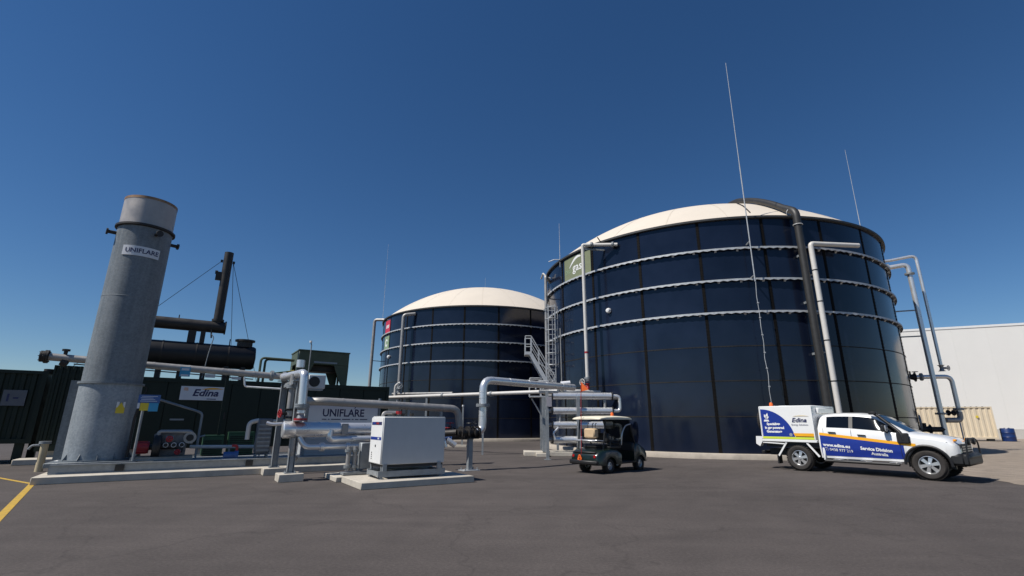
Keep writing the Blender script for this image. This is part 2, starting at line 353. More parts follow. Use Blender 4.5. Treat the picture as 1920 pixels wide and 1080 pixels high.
def valve(parent, p, axis, r, m, wheel=None, up=(0,0,1), name='valve'):
    p=Vector(p);a=Vector(axis).normalized();u=Vector(up)
    b=MB();b.cyl(p-a*r*1.2,p,r*1.0,r*0.6,n=12).cyl(p,p+a*r*1.2,r*0.6,r*1.0,n=12)
    b.cyl(p-a*r*1.35,p-a*r*1.2,r*1.35,n=12).cyl(p+a*r*1.2,p+a*r*1.35,r*1.35,n=12).cyl(p,p+u*r*1.7,r*0.5,n=10)
    o=b.build(name,m,parent)
    if wheel is not None:handwheel(o,p+u*r*2.5,u,r*1.05,wheel)
    return o
_font={}
def text(s, size, pos, xd, yd, m, parent, name='lettering', ext=0.003, align='CENTER', bold=0.0, shear=0.0, wrap=None, sx=1.0):
    cu=bpy.data.curves.new('t','FONT');cu.body=s;cu.size=size;cu.align_x=align;cu.align_y='CENTER';cu.extrude=0;cu.offset=bold;cu.shear=shear;cu.resolution_u=2
    ob=bpy.data.objects.new('t',cu);COL.objects.link(ob)
    bpy.context.view_layer.update()
    me=bpy.data.meshes.new_from_object(ob.evaluated_get(bpy.context.evaluated_depsgraph_get()))
    bpy.data.objects.remove(ob);bpy.data.curves.remove(cu)
    xd=Vector(xd).normalized();yd=Vector(yd).normalized();pos=Vector(pos)
    for v in me.vertices:
        if wrap:v.co=wrap(v.co.x*sx,v.co.y)
        else:v.co=pos+xd*v.co.x*sx+yd*v.co.y
    me.name=name;me.materials.clear();me.materials.append(m)
    return link(name,me,parent)

# ------------------------------------------------------------------ site frame (plant axis runs 33 degrees off the camera's x axis)
AX=R(33.0);P0=Vector((-12.0,13.03,0));E1=Vector((math.cos(AX),math.sin(AX),0));E2=Vector((-math.sin(AX),math.cos(AX),0))
def W(s,t,z=0.0):return P0+E1*s+E2*t+Vector((0,0,z))
def site(name,label,cat,s,t,z=0.0,group=None):return thing(name,label,cat,W(s,t,z),AX,group)
T1=Vector((12.98,32.58,0));T2=Vector((-3.1,51.91,0));RT=10.5
def pol(C,a,r,z):return Vector((C.x+r*math.cos(R(a)),C.y+r*math.sin(R(a)),z))
def ground_z(x,y):                                           # gentle crown of the yard under the pickup
    d=math.hypot(x-10.3,y-15.2)/9.0
    return 0.10*(0.5+0.5*math.cos(math.pi*min(d,1.0)))

# ================================================================== SETTING
def sheet(name, m, x0,x1,y0,y1,nx,ny,dz=0.0,inside=None):
    b=MB();vs=[];fs=[]
    for j in range(ny+1):
        for i in range(nx+1):
            x=x0+(x1-x0)*i/nx;y=y0+(y1-y0)*j/ny;vs.append((x,y,ground_z(x,y)+dz))
    for j in range(ny):
        for i in range(nx):
            fs.append((j*(nx+1)+i,j*(nx+1)+i+1,(j+1)*(nx+1)+i+1,(j+1)*(nx+1)+i))
    b.add(vs,fs);return struct(b.build(name,m))
sheet('asphalt_yard',M_asph,-60,60,-20,90,120,110)
b=MB()                                                        # far ground out to the horizon, round the yard
for x0,x1,y0,y1 in((-3000,-60,-3000,3000),(60,3000,-3000,3000),(-60,60,-3000,-20),(-60,60,90,3000)):
    b.add([(x0,y0,0),(x1,y0,0),(x1,y1,0),(x0,y1,0)],[(0,1,2,3)])
struct(b.build('far_ground',mat('far_dry_ground',(0.16,0.14,0.10),0.95,scale=0.02,col2=(0.09,0.09,0.06))))
# gravel yard by the warehouse: uneven edge, follows the crown of the asphalt
def gravel():
    edge=[(12.2,10.2),(12.5,11.8),(12.95,13.4),(13.5,15.2),(14.3,17.0),(15.3,18.6),(16.4,20.2),(17.6,21.4),(19.5,22.6),(21.5,24.0)]
    rows=[];rnd=random.Random(3)
    pts=[]
    for i in range(len(edge)-1):
        for k in range(8):
            t=k/8;x=edge[i][0]*(1-t)+edge[i+1][0]*t;y=edge[i][1]*(1-t)+edge[i+1][1]*t
            pts.append((x+rnd.uniform(-.09,.09),y))
    pts.append(edge[-1])
    vs=[];fs=[];cols=[0,.5,1.2,2,3,4.5,6,9,14,22,36,58]
    for x,y in pts:
        for c in cols:vs.append((x+c,y+c*0.05,ground_z(x+c,y+c*0.05)+0.006+0.012*min(c,1)))
    n=len(cols)
    for j in range(len(pts)-1):
        for i in range(n-1):fs.append((j*n+i,j*n+i+1,(j+1)*n+i+1,(j+1)*n+i))
    b=MB().add(vs,fs)
    b.add([(21.5,24.0,.018),(79.5,27,.018),(90,70,.018),(10,70,.018),(12,45,.018),(23,36,.018)],[(0,1,2,3,4,5)])
    struct(b.build('gravel_yard',M_gravel))
gravel()
def stones():
    rnd=random.Random(11);b=MB()
    for i in range(1500):
        v=rnd.random();y=10.5+v*14;x=12.3+(y-10.4)*0.42+abs(rnd.gauss(0,2.6))-0.25
        if y>22.5 and x<20.5:continue
        r=rnd.uniform(.008,.028);z=ground_z(x,y)+.012
        b.add([(x-r,y,z),(x,y-r*.8,z),(x+r,y,z),(x,y+r*.8,z),(x+r*.1,y,z+r*.8)],[(0,1,4),(1,2,4),(2,3,4),(3,0,4)])
    o=b.build('loose_stones',M_gravel,None,smooth=False);tag(o,'loose pale stones scattered over the gravel beside the pickup','stones');o['kind']='stuff'
stones()
# yellow road markings
def line(p,q,wd):
    p=Vector((*p,0));q=Vector((*q,0));d=(q-p).normalized();n=Vector((-d.y,d.x,0))*wd/2
    k=12;vs=[];fs=[]
    for i in range(k+1):
        c=p.lerp(q,i/k);vs+=[(c.x+n.x,c.y+n.y,.005),(c.x-n.x,c.y-n.y,.005)]
    for i in range(k):fs.append((2*i,2*i+1,2*i+3,2*i+2))
    return MB().add(vs,fs)
struct(line((-22.0,18.93),(-11.98,12.98),.10).build('yellow_line',M_yel))
struct(line((-11.98,12.98),(-2.2,1.2),.12).build('yellow_line',M_yel))

# ================================================================== TANKS
NP=22;DA=2*math.pi/NP;NR=7;RH=1.585;ZB=0.24
def panel_mesh():
    n=12;g=DA*0.0011;vs=[];nm=[];fs=[];h=RH-0.012
    a0,a1=-DA/2+g,DA/2-g
    for z in(0.006,0.006+h):
        for i in range(n+1):
            t=a0+(a1-a0)*i/n;vs.append((RT*math.cos(t),RT*math.sin(t),z));nm.append((math.cos(t),math.sin(t),0))
    for i in range(n):fs.append((i,i+1,n+2+i,n+1+i))
    def strip(idx,nrm):
        k=len(vs)
        for i in idx:
            x,y,z=vs[i];r=(RT-0.02)/RT;vs.append((x,y,z));nm.append(nrm);vs.append((x*r,y*r,z));nm.append(nrm)
        for j in range(len(idx)-1):fs.append((k+2*j,k+2*j+1,k+2*j+3,k+2*j+2))
    strip(list(range(n,-1,-1)),(0,0,-1));strip(list(range(n+1,2*n+2)),(0,0,1))
    me=bpy.data.meshes.new('panel');me.from_pydata(vs,[],fs);me.shade_smooth()
    me.normals_split_custom_set_from_vertices(nm);me.materials.append(M_tank);return me
PANEL=panel_mesh()
def lap_mesh():
    b=MB();H=NR*RH;wd=0.07
    n=2
    for s in(-1,1):
        pass
    b.box(RT-.01,RT+.014,-wd,wd,0,H)
    b.box(RT+.014,RT+.022,-.02,.02,0,H)
    z=0.08
    while z<H:
        for y in(-.055,.055):b.box(RT+.014,RT+.032,y-.014,y+.014,z-.014,z+.014)
        z+=0.16
    me=b.mesh('lap_strip',False);me.materials.append(M_lap);return me
LAP=lap_mesh()
def seam_mesh():
    b=MB();b.lathe([(RT-.005,-.022),(RT+.009,-.022),(RT+.009,.022),(RT-.005,.022)],176)
    for i in range(NP*18):
        t=2*math.pi*i/(NP*18);c,s=math.cos(t),math.sin(t);r=RT+.009;hw=.012
        p=[(r*c+s*hw,r*s-c*hw,-.012),(r*c-s*hw,r*s+c*hw,-.012),(r*c-s*hw,r*s+c*hw,.012),(r*c+s*hw,r*s-c*hw,.012)]
        q=[(x+c*.014,y+s*.014,z) for x,y,z in p];b.add(p+q,[(4,5,6,7),(0,1,5,4),(1,2,6,5),(2,3,7,6),(3,0,4,7)])
    me=b.mesh('seam_strip',True,30);me.materials.append(M_seam);return me
SEAM=seam_mesh()
def ring_mesh():
    # wind girder: rolled angle on clips; the outer flange is waved between its bolts
    b=MB();n=NP*32;vs=[];fs=[]
    for i in range(n):
        t=2*math.pi*i/n;c,s=math.cos(t),math.sin(t)
        wv=0.5+0.5*math.cos(2*math.pi*i/4.0);zl=-.03-.045*wv;ro=RT+.15
        for r,z in((RT+.004,.045),(ro,.045),(ro+.004,zl),(ro-.012,zl),(ro-.012,.03),(RT+.004,.03)):vs.append((r*c,r*s,z))
    for i in range(n):
        j=(i+1)%n
        for k in range(6):fs.append((i*6+k,j*6+k,j*6+(k+1)%6,i*6+(k+1)%6))
    b.add(vs,fs)
    for i in range(NP*3):
        t=2*math.pi*(i+.5)/(NP*3);c,s=math.cos(t),math.sin(t);hw=.05
        p=[(RT,-.12),(RT+.15,.03),(RT,.03)]
        L_=[(r*c+s*hw,r*s-c*hw,z) for r,z in p]+[(r*c-s*hw,r*s+c*hw,z) for r,z in p]
        b.add(L_,[(0,1,2),(5,4,3),(0,3,4,1),(1,4,5,2),(2,5,3,0)])
    me=b.mesh('stiffener_ring',True,30);me.materials.append(M_ring);return me
RING=ring_mesh()
def make_tank(C,label,seam_at):
    t=thing('digester_tank',label,'tank',C)
    MB().lathe([(RT-.6,0),(RT+.42,0),(RT+.42,ZB-.03),(RT+.40,ZB),(RT-.6,ZB)],176).build('foundation_ring',M_conc2,t)
    for r in range(NR):
        for k in range(NP):
            a=R(seam_at)+(k+.5)*DA
            link('panel',PANEL,t,(0,0,ZB+r*RH),a)
    for k in range(NP):link('lap_strip',LAP,t,(0,0,ZB),R(seam_at)+k*DA)
    for r in range(1,NR):
        if r>=4:link('stiffener_ring',RING,t,(0,0,ZB+r*RH))
        else:link('seam_strip',SEAM,t,(0,0,ZB+r*RH))
    H=ZB+NR*RH
    MB().lathe([(RT-.03,H-.05),(RT+.05,H-.05),(RT+.14,H-.03),(RT+.14,H+.07),(RT+.05,H+.11),(RT-.05,H+.11)],176).build('rim',M_trim,t)
    rise=3.95;Rs=(RT*RT+rise*rise)/(2*rise);prof=[]
    for i in range(41):
        rr=RT*(1-i/40);prof.append((max(rr,0.001),H+.09+math.sqrt(Rs*Rs-rr*rr)-(Rs-rise)))
    rf=MB().lathe(prof,132).build('membrane_roof',M_dome,t)
    for k in range(NP):                                       # welded gore seams of the membrane
        a=R(seam_at)+(k+.5)*DA;vs=[];fs=[];c,s_=math.cos(a),math.sin(a)
        for rr,z in prof[:-4:2]:
            for d in(-.03,.03):vs.append((rr*c-s_*d,rr*s_+c*d,z+.008))
        for i in range(len(vs)//2-1):fs.append((2*i,2*i+1,2*i+3,2*i+2))
        MB().add(vs,fs).build('gore_seam',M_domeseam,rf)
    return t,H
tank1,HT=make_tank(T1,'big navy blue bolted panel tank with cream dome, beside the pickup and golf cart',-110.3)
tank2,_=make_tank(T2,'farther navy blue panel tank with cream dome, behind the green engine container',-112.0)

# --- fittings on the big tank
def on_tank_sign(parent,C,a0,a1,z0,z1,m,r=.03,name='sign_board'):
    b=MB();n=8;vs=[];fs=[]
    for i in range(n+1):
        a=a0+(a1-a0)*i/n
        for rr in(RT+r,RT+r-.015):
            for z in(z0,z1):vs.append(pol(Vector((0,0,0)),a,rr,z))
    for i in range(n):
        k=4*i;fs+=[(k,k+4,k+5,k+1),(k+1,k+5,k+7,k+3),(k+3,k+7,k+6,k+2),(k+2,k+6,k+4,k)]
    fs+=[(0,1,3,2),(4*n,4*n+2,4*n+3,4*n+1)]
    b.add(vs,fs);return b.build(name,m,parent)
def wrapper(am,zc,r):
    return lambda x,y:pol(Vector((0,0,0)),am+math.degrees(x/(RT+r)),RT+r,zc+y)
sg=thing('tank_sign','olive green company sign with white lettering near the rim of the big tank','sign',T1)
on_tank_sign(sg,T1,-157.5,-143.6,HT-1.56,HT-.13,M_olive)
text('bio',.55,(0,0,0),(1,0,0),(0,0,1),M_pgreen,sg,wrap=wrapper(-155.0,HT-.95,.036))
text('gass',.72,(0,0,0),(1,0,0),(0,0,1),M_white,sg,bold=.008,wrap=wrapper(-149.3,HT-.88,.036))
b=MB();pp=[]                                                   # swoosh over the lettering
for i in range(15):
    t=i/14;a=-154.2+6.2*t;z=HT-.78+.52*math.sin(t*2.0);pp.append((a,z,.035+.05*math.sin(t*math.pi)))
vs=[];fs=[]
for a,z,wd in pp:vs+=[pol(Vector((0,0,0)),a,RT+.037,z-wd),pol(Vector((0,0,0)),a,RT+.037,z+wd)]
for i in range(14):fs.append((2*i,2*i+2,2*i+3,2*i+1))
b.add(vs,fs).build('swoosh',M_white,sg,smooth=False)
s2=thing('tank_sign','red and white square sign high on the farther tank','sign',T2)
on_tank_sign(s2,T2,-152.5,-145,HT-1.6,HT-.3,M_rsign);
b=MB();wr=wrapper(-148.8,HT-.9,.036)                          # blurred white wordmark: four slanting strokes
for i in range(4):
    x=-.42+.22*i;b.add([wr(x,-.16),wr(x+.16,-.16),wr(x+.22,.16),wr(x+.06,.16)],[(0,1,2,3)])
b.build('white_mark',M_white,s2,smooth=False)
s3=thing('tank_sign','pale green sign below the red one on the farther tank','sign',T2)
on_tank_sign(s3,T2,-152.5,-145,HT-3.15,HT-1.85,M_pgreen);
b=MB();wr=wrapper(-148.8,HT-2.5,.036);vs=[];fs=[]             # pale open ring mark
for i in range(19):
    t=R(30+300*i/18);vs+=[wr(.2*math.cos(t),.2*math.sin(t)),wr(.38*math.cos(t),.38*math.sin(t))]
for i in range(18):fs.append((2*i,2*i+1,2*i+3,2*i+2))
b.add(vs,fs).build('white_mark',M_white,s3,smooth=False)

O3=Vector((0,0,0))
# black gas hose over the dome and down the wall
def dome_pt(a,r,up=0.0):
    rise=3.95;Rs=(RT*RT+rise*rise)/(2*rise);return pol(O3,a,r,HT+.09+math.sqrt(Rs*Rs-r*r)-(Rs-rise)+up)
g=thing('gas_hose','fat black hose running over the dome and down the front of the big tank','hose',T1)
pts=[dome_pt(-86,5.4,.02),dome_pt(-86,6.2,.15),dome_pt(-86,7.0,.18),dome_pt(-86,8.0,.22),dome_pt(-86,9.2,.26),dome_pt(-85.8,10.2,.30)]
sm=[]
for i in range(len(pts)-1):
    p0=pts[max(i-1,0)];p1=pts[i];p2=pts[i+1];p3=pts[min(i+2,len(pts)-1)]
    for k in range(8):
        t=k/8;sm.append(0.5*((2*p1)+(p2-p0)*t+(2*p0-5*p1+4*p2-p3)*t*t+(3*p1-p0-3*p2+p3)*t**3))
sm.append(pts[-1])
MB().tube(sm,.165,14,bend=0).build('upper_hose',M_hose,g)
MB().tube([pts[-1],pol(O3,-85.7,RT+.42,HT+.16),pol(O3,-85.7,RT+.42,HT-.6)],.178,14,bend=.3).build('elbow',M_hose,g)
MB().tube([pol(O3,-85.7,RT+.42,HT-.6),pol(O3,-85.7,RT+.42,.3)],.168,14).build('down_pipe',M_hose,g)
for q in(pol(O3,-85.7,RT+.42,HT-.55),pol(O3,-85.75,RT+.06,HT+.28)):
    d=(0,0,1) if q.z<HT else pts[-1]-pol(O3,-85.7,RT+.42,HT+.16)
    MB().lathe([(.2+.018*math.cos(t),.018*math.sin(t)) for t in[2*math.pi*i/6 for i in range(7)]],18,c=q,axis=rotm(d)).build('clamp',M_white,g)
for z in(9.3,7.0,4.6):MB().beam(pol(O3,-85.7,RT,z),pol(O3,-85.7,RT+.45,z),.06,.1).build('bracket',M_steel,g)
# small cable on the dome
MB().tube([dome_pt(-92.5,7.6,.05),dome_pt(-94,8.8,.05),dome_pt(-95.5,10.1,.05)],.03,6).build('tether',M_black,g)
# white vent pipe
g=thing('vent_pipe','white plastic pipe with a right-angle top beside the black tank hose','pipe',T1)
wa=-84.0;wr=RT+.62
MB().tube([pol(O3,wa,wr,.25),pol(O3,wa,wr,HT-1.58),pol(O3,-70.5,RT+.75,HT-1.5)],.115,14,bend=.14,seg=4).build('pipe',M_pvc,g)
for z in(HT-3.05,HT-4.9,HT-6.7):MB().beam(pol(O3,wa,RT,z),pol(O3,wa,wr,z),.05,.05).build('bracket',M_white,g)
for z in(HT-2.9,HT-4.4,HT-6.2,HT-8.0):MB().cyl(pol(O3,wa,wr,z-.025),pol(O3,wa,wr,z+.025),.123,n=14).build('coupling',M_black,g)
# lightning masts
def mast(C,a,r,z0,z1,label,rad=.022):
    g=thing('lightning_mast',label,'mast',pol(C,a,r,0),0,'lightning masts on the tanks')
    zm=(z0+z1)/2
    MB().cyl((0,0,z0),(0,0,zm),rad,n=8).build('lower_tube',M_ring,g)
    MB().cyl((0,0,zm),(0,0,z1),rad*.75,rad*.45,n=8).build('tip_rod',M_ring,g)
    d=(C-pol(C,a,r,0)).normalized()
    for z in(z0+.3,z0+2.0):
        if z<HT:MB().beam((0,0,z),d*(r-RT+.02)+Vector((0,0,z)),.06,.06).build('bracket',M_steel,g)
    return g
g=mast(T1,-98.4,RT+.5,HT-3.4,20.1,'tall silver lightning mast on the wall of the big tank above the pickup canopy',.027)
b=MB();pp=[]
for i in range(9):
    z=HT-3.4-(HT-3.4-2.2)*i/8;pp.append((.02*((-1)**i),.02*(i%3),z))
b.tube([(0,0,HT-1.9)]+pp,.014,6,bend=.05).build('earth_cable',M_ring,g)
for z in(6.9,6.2,5.4,4.6,3.9,3.1):MB().cyl((0,-.03,z),(0,.04,z),.035,n=6).build('cable_clip',M_ring,g)
mast(T1,-14,RT+.1,HT-.6,20.0,'lightning mast on the far rim of the big tank beside the warehouse')
g=mast(T1,-160,RT+.1,HT-.4,13.9,'short thin mast with a side arm on the big tank rim above its olive sign',.018)
MB().tube([(0,0,HT+.1),(-.35,.1,HT+.13),(-.7,.2,HT+.02)],.03,6).build('side_arm',M_ring,g)
mast(T2,-165,RT+.15,HT-.6,20.0,'thin mast on the rim of the farther tank beside its red sign',.016)
mast(T2,92,RT-5.5,HT+3.4,18.6,'short mast behind the dome of the farther tank',.016)
# sampling pipe on the near left of the big tank
g=thing('overflow_pipe','white vertical pipe standing off the big tank in front of its olive sign','pipe',T1)
pa=-141.8;pr=RT+1.0
MB().tube([pol(O3,-133.0,RT+.1,HT-.42),pol(O3,pa+.6,pr-.1,HT-.22),pol(O3,pa,pr,HT-.22),pol(O3,pa,pr,3.6)],.095,12,bend=.14).build('pipe',M_pvc,g)
flange(g,pol(O3,-134.3,RT+.2,HT-.40),(pol(O3,-133.0,RT+.1,HT-.42)-pol(O3,pa,pr,HT-.22)),.17)
flange(g,pol(O3,-139.5,RT+.76,HT-.27),(pol(O3,-133.0,RT+.1,HT-.42)-pol(O3,pa,pr,HT-.22)),.15)
MB().beam(pol(O3,-138,RT+.02,HT-.5),pol(O3,pa,pr,HT-.45),.08,.08).build('support_arm',M_steel,g)
MB().tube([pol(O3,-138,RT+.1,HT-.25),pol(O3,-139,RT+.35,HT+.25)],.03,6).build('vent_stub',M_black,g)
MB().cyl(pol(O3,pa,pr,5.05),pol(O3,pa,pr,5.14),.105,n=12).build('red_band',M_red,g)
handwheel(g,pol(O3,pa-1.2,pr+.15,3.55),pol(O3,pa,1,0),.17,M_pvc)
flange(g,pol(O3,pa,pr,3.75),(0,0,1),.17)
valve(g,pol(O3,pa,pr,3.35),(0,0,1),.1,M_red,M_red,up=pol(O3,pa-60,1,0))
MB().tube([pol(O3,pa,pr,3.2),pol(O3,pa,pr,2.75),pol(O3,-136,RT+.05,2.75)],.1,12).build('return_pipe',M_clad2,g)
g=thing('gooseneck_vent','small curved vent pipe on the left rim of the big tank','pipe',T1)
MB().tube([pol(O3,-171,RT+.05,HT-.55),pol(O3,-171,RT+.3,HT-.5),pol(O3,-172,RT+.5,HT-.15),pol(O3,-176,RT+.5,HT-.3)],.06,8).build('pipe',M_pvc,g)
g=thing('bulkhead_light','small white lamp fixed to the side of the big tank','lamp',T1)
MB().lathe([(.001,.18),(.1,.16),(.14,.08),(.14,0),(.001,0)],12,c=pol(O3,-137.4,RT+.02,7.35),axis=rotm(pol(O3,-137.4,1,0))).build('lamp_head',M_white,g)
MB().beam(pol(O3,-137.4,RT,7.22),pol(O3,-137.4,RT+.1,7.22),.08,.05).build('bracket',M_steel,g)
# pipe stack and ladder column at the left edge of the big tank
g=thing('riser_pipe','grey riser pipe with an elbow to the left rim of the big tank','pipe',(2.18,30.0,0))
MB().tube([(.5,1.6,HT-.75),(0,.1,HT-.62),(0,0,HT-.75),(0,0,2.9)],.1,12,bend=.14).build('pipe',M_clad2,g)
flange(g,(0,0,8.4),(0,0,1),.17);flange(g,(0,0,4.1),(0,0,1),.17)
valve(g,(0,0,3.7),(0,0,1),.11,M_steel,M_red,up=(-1,-.3,0))
for z in(9.2,6.4):MB().beam((0,0,z),(1.2,.8,z),.06,.06).build('bracket',M_steel,g)
# warm conduit column
g=thing('ladder_column','galvanised lattice ladder column against the left edge of the big tank','ladder',(2.22,29.2,0))
for x in(0,.42):MB().beam((x,0,2.9),(x,0,8.6),.05,.05).build('rail',M_ring,g)
for i in range(19):MB().cyl((0,0,3.1+i*.3),(.42,0,3.1+i*.3),.018,n=6).build('rung',M_ring,g)
for i in range(6):
    z=4.8+i*.7;b=MB();pp=[(.21-.38*math.cos(t),-.62*math.sin(t),z) for t in[math.pi*k/8 for k in range(9)]]
    b.tube(pp,.025,5,bend=0).build('cage_hoop',M_ring,g)
for k in(1,2.5,4,5.5,7):
    t=math.pi*k/8;MB().beam((.21-.38*math.cos(t),-.62*math.sin(t),4.7),(.21-.38*math.cos(t),-.62*math.sin(t),8.4),.03,.02).build('cage_strip',M_ring,g)

def stair():
    g=thing('access_stair','white steel stair with handrails climbing between the two tanks','stair',(0.0,27.0,0))
    # low landing at z 2.9, flight climbs to the left up to a landing at z 5.2
    MB().box(1.0,2.6,-.5,.5,2.84,2.9).build('landing',M_ring,g)
    MB().box(.72,1.1,-.45,.45,5.12,5.28).build('landing',M_ring,g)
    for y in(-.42,.42):
        MB().beam((1.05,y,5.15),(2.3,y,2.95),.05,.2).build('stringer',M_ring,g)
        MB().beam((.75,y,5.2),(.75,y,6.15),.05,.05).build('post',M_ring,g)
        MB().beam((1.08,y,5.2),(1.08,y,6.15),.05,.05).build('post',M_ring,g)
        MB().tube([(.75,y,6.15),(1.08,y,6.15),(2.35,y,3.95),(2.35,y,2.95)],.028,6,bend=.05).build('handrail',M_ring,g)
        MB().tube([(.75,y,5.68),(1.08,y,5.68),(2.35,y,3.45)],.022,6,bend=.05).build('mid_rail',M_ring,g)
        for k in(.33,.66):
            x=1.08+1.27*k;z=5.2-2.22*k;MB().beam((x,y,z),(x,y,z+1.0),.04,.04).build('post',M_ring,g)
        MB().tube([(.98,y,2.9),(.98,y,3.85),(1.6,y,3.85),(1.6,y,2.9)],.025,6,bend=.08).build('guard_rail',M_ring,g)
        MB().beam((.98,y,3.4),(1.6,y,3.4),.03,.03).build('mid_rail',M_ring,g)
    for i in range(8):
        k=(i+.5)/8;x=1.1+1.2*k;z=5.1-2.15*k;MB().box(x-.12,x+.12,-.4,.4,z-.015,z+.015).build('tread',M_ring,g)
    for x in(1.62,2.5):
        MB().beam((x,.3,0),(x,.3,2.84),.12,.12).build('column',M_steel,g)
    MB().beam((1.1,.3,2.8),(1.62,.3,1.95),.07,.07).build('brace',M_ring,g)
    for x in(.75,):MB().beam((x+.2,.42,5.12),(2.4,.42,4.2),.05,.05).build('brace',M_ring,g)
stair()

# --- fittings on the farther tank
g=thing('riser_pipe','tall grey riser pipe bent over the left rim of the farther tank','pipe',T2)
MB().tube([pol(O3,-157,RT+.05,HT+.05),pol(O3,-160,RT+.95,HT+.1),pol(O3,-160,RT+.95,.3)],.15,12,bend=.3).build('pipe',M_clad2,g)
MB().beam(pol(O3,-160,RT+.95,HT-4.0),pol(O3,-162,RT,HT-4.0),.06,.06).build('bracket',M_steel,g)
g=thing('riser_pipe','grey riser pipe up the front of the farther tank with a valve at its foot','pipe',T2)
MB().tube([pol(O3,-122.5,RT+.05,HT-.35),pol(O3,-126.3,RT+.8,HT-.5),pol(O3,-126.3,RT+.8,2.9)],.15,12,bend=.3).build('pipe',M_clad2,g)
flange(g,pol(O3,-126.3,RT+.8,4.3),(0,0,1),.27)
valve(g,pol(O3,-126.3,RT+.8,3.7),(0,0,1),.2,M_steel,M_pvc,up=pol(O3,-80,1,0))
g=thing('bulkhead_light','small lamp fixed to the side of the farther tank','lamp',T2)
MB().lathe([(.001,.2),(.12,.16),(.16,.08),(.16,0),(.001,0)],12,c=pol(O3,-143.5,RT+.02,7.4),axis=rotm(pol(O3,-143.5,1,0))).build('lamp_head',M_white,g)
MB().beam(pol(O3,-143.5,RT,7.25),pol(O3,-143.5,RT+.1,7.25),.08,.05).build('bracket',M_steel,g)

# --- pipework right of the big tank
def right_pipes():
    B=Vector((24.1,28.0,0));C=T1-B
    g=thing('riser_pipe','tall stainless riser pipe standing right of the big tank, behind the pickup bonnet','pipe',B)
    def tk(dz,z,ex=0.0):
        d=Vector((C.x,C.y,0)).normalized();L_=Vector((C.x,C.y,0)).length-RT;return d*(L_-ex)+Vector((0,0,z))
    MB().tube([tk(0,10.75),(0,0,10.9),(0,0,.75)],.135,14,bend=.3).build('pipe',M_clad,g)
    flange(g,tk(0,10.8,.5),C,.24);flange(g,(0,0,10.3),(0,0,1),.25);flange(g,(0,0,2.1),(0,0,1),.27)
    MB().box(-.22,.22,-.22,.22,0,.06).build('base_plate',M_steel,g)
    MB().cyl((0,0,.06),(0,0,.75),.09,n=12).build('foot',M_steel,g)
    for z in(8.05,6.5):MB().beam((0,0,z),tk(0,z),.07,.07).build('bracket',M_steel,g)
    MB().tube([tk(0,1.25),(0,0,1.25)],.14,12).build('lower_branch',M_soot,g)
    valve(g,tk(0,1.25,.65),C,.2,M_black,None)
    B2=Vector((25.25,28.6,0));C2=T1-B2;d2=Vector((C2.x,C2.y,0)).normalized();L2=Vector((C2.x,C2.y,0)).length-RT
    g=thing('riser_pipe','thinner silver riser pipe with a looped foot right of the big tank','pipe',B2)
    MB().tube([d2*L2+Vector((0,0,11.75)),d2*(L2-.7)+Vector((0,0,11.45)),(0,0,11.7),(0,0,4.9)],.09,12,bend=.35).build('pipe',M_clad,g)
    valve(g,(0,0,4.7),(0,0,1),.13,M_steel,M_steel,up=(1,-.3,0))
    g=thing('feed_pipe','silver branch pipe with valves looping down right of the big tank','pipe',B)
    MB().tube([tk(0,4.15),(.25,0,4.15),(1.0,-.05,4.15),(1.0,-.05,2.2)],.115,12,bend=.35).build('pipe',M_clad,g)
    valve(g,tk(0,4.15,.45),C,.2,M_black,None);flange(g,tk(0,4.15,1.0),C,.22)
    handwheel(g,tk(0,4.45,.75),(0,0,1),.14,M_black)
    flange(g,(1.0,-.05,2.35),(0,0,1),.24)
    MB().tube([(1.0,-.05,2.2),(1.0,-.05,1.75),(.2,0,1.75)],.14,12,bend=.25).build('foot_bend',M_clad2,g)
    valve(g,(.55,-.03,2.15),(1,0,0),.12,M_black,M_black,up=(.4,-.8,.2))
    MB().beam((.95,0,0),(.95,0,1.7),.05,.05).build('prop',M_ring,g)
right_pipes()
g=thing('access_hatch','round bolted steel hatch low on the right flank of the big tank','hatch',T1)
hc=pol(O3,-34,RT+.01,1.6);hd=pol(O3,-34,1,0)
MB().lathe([(.001,.1),(.4,.1),(.4,.02),(.5,.02),(.5,0),(.001,0)],24,c=hc,axis=rotm(hd)).build('cover',M_steel,g)
for i in range(12):
    t=2*math.pi*i/12;k=rotm(hd)@Vector((.45*math.cos(t),.45*math.sin(t),.02));MB().cyl(hc+k,hc+k+hd*.05,.02,n=6).build('bolt',M_steel,g)

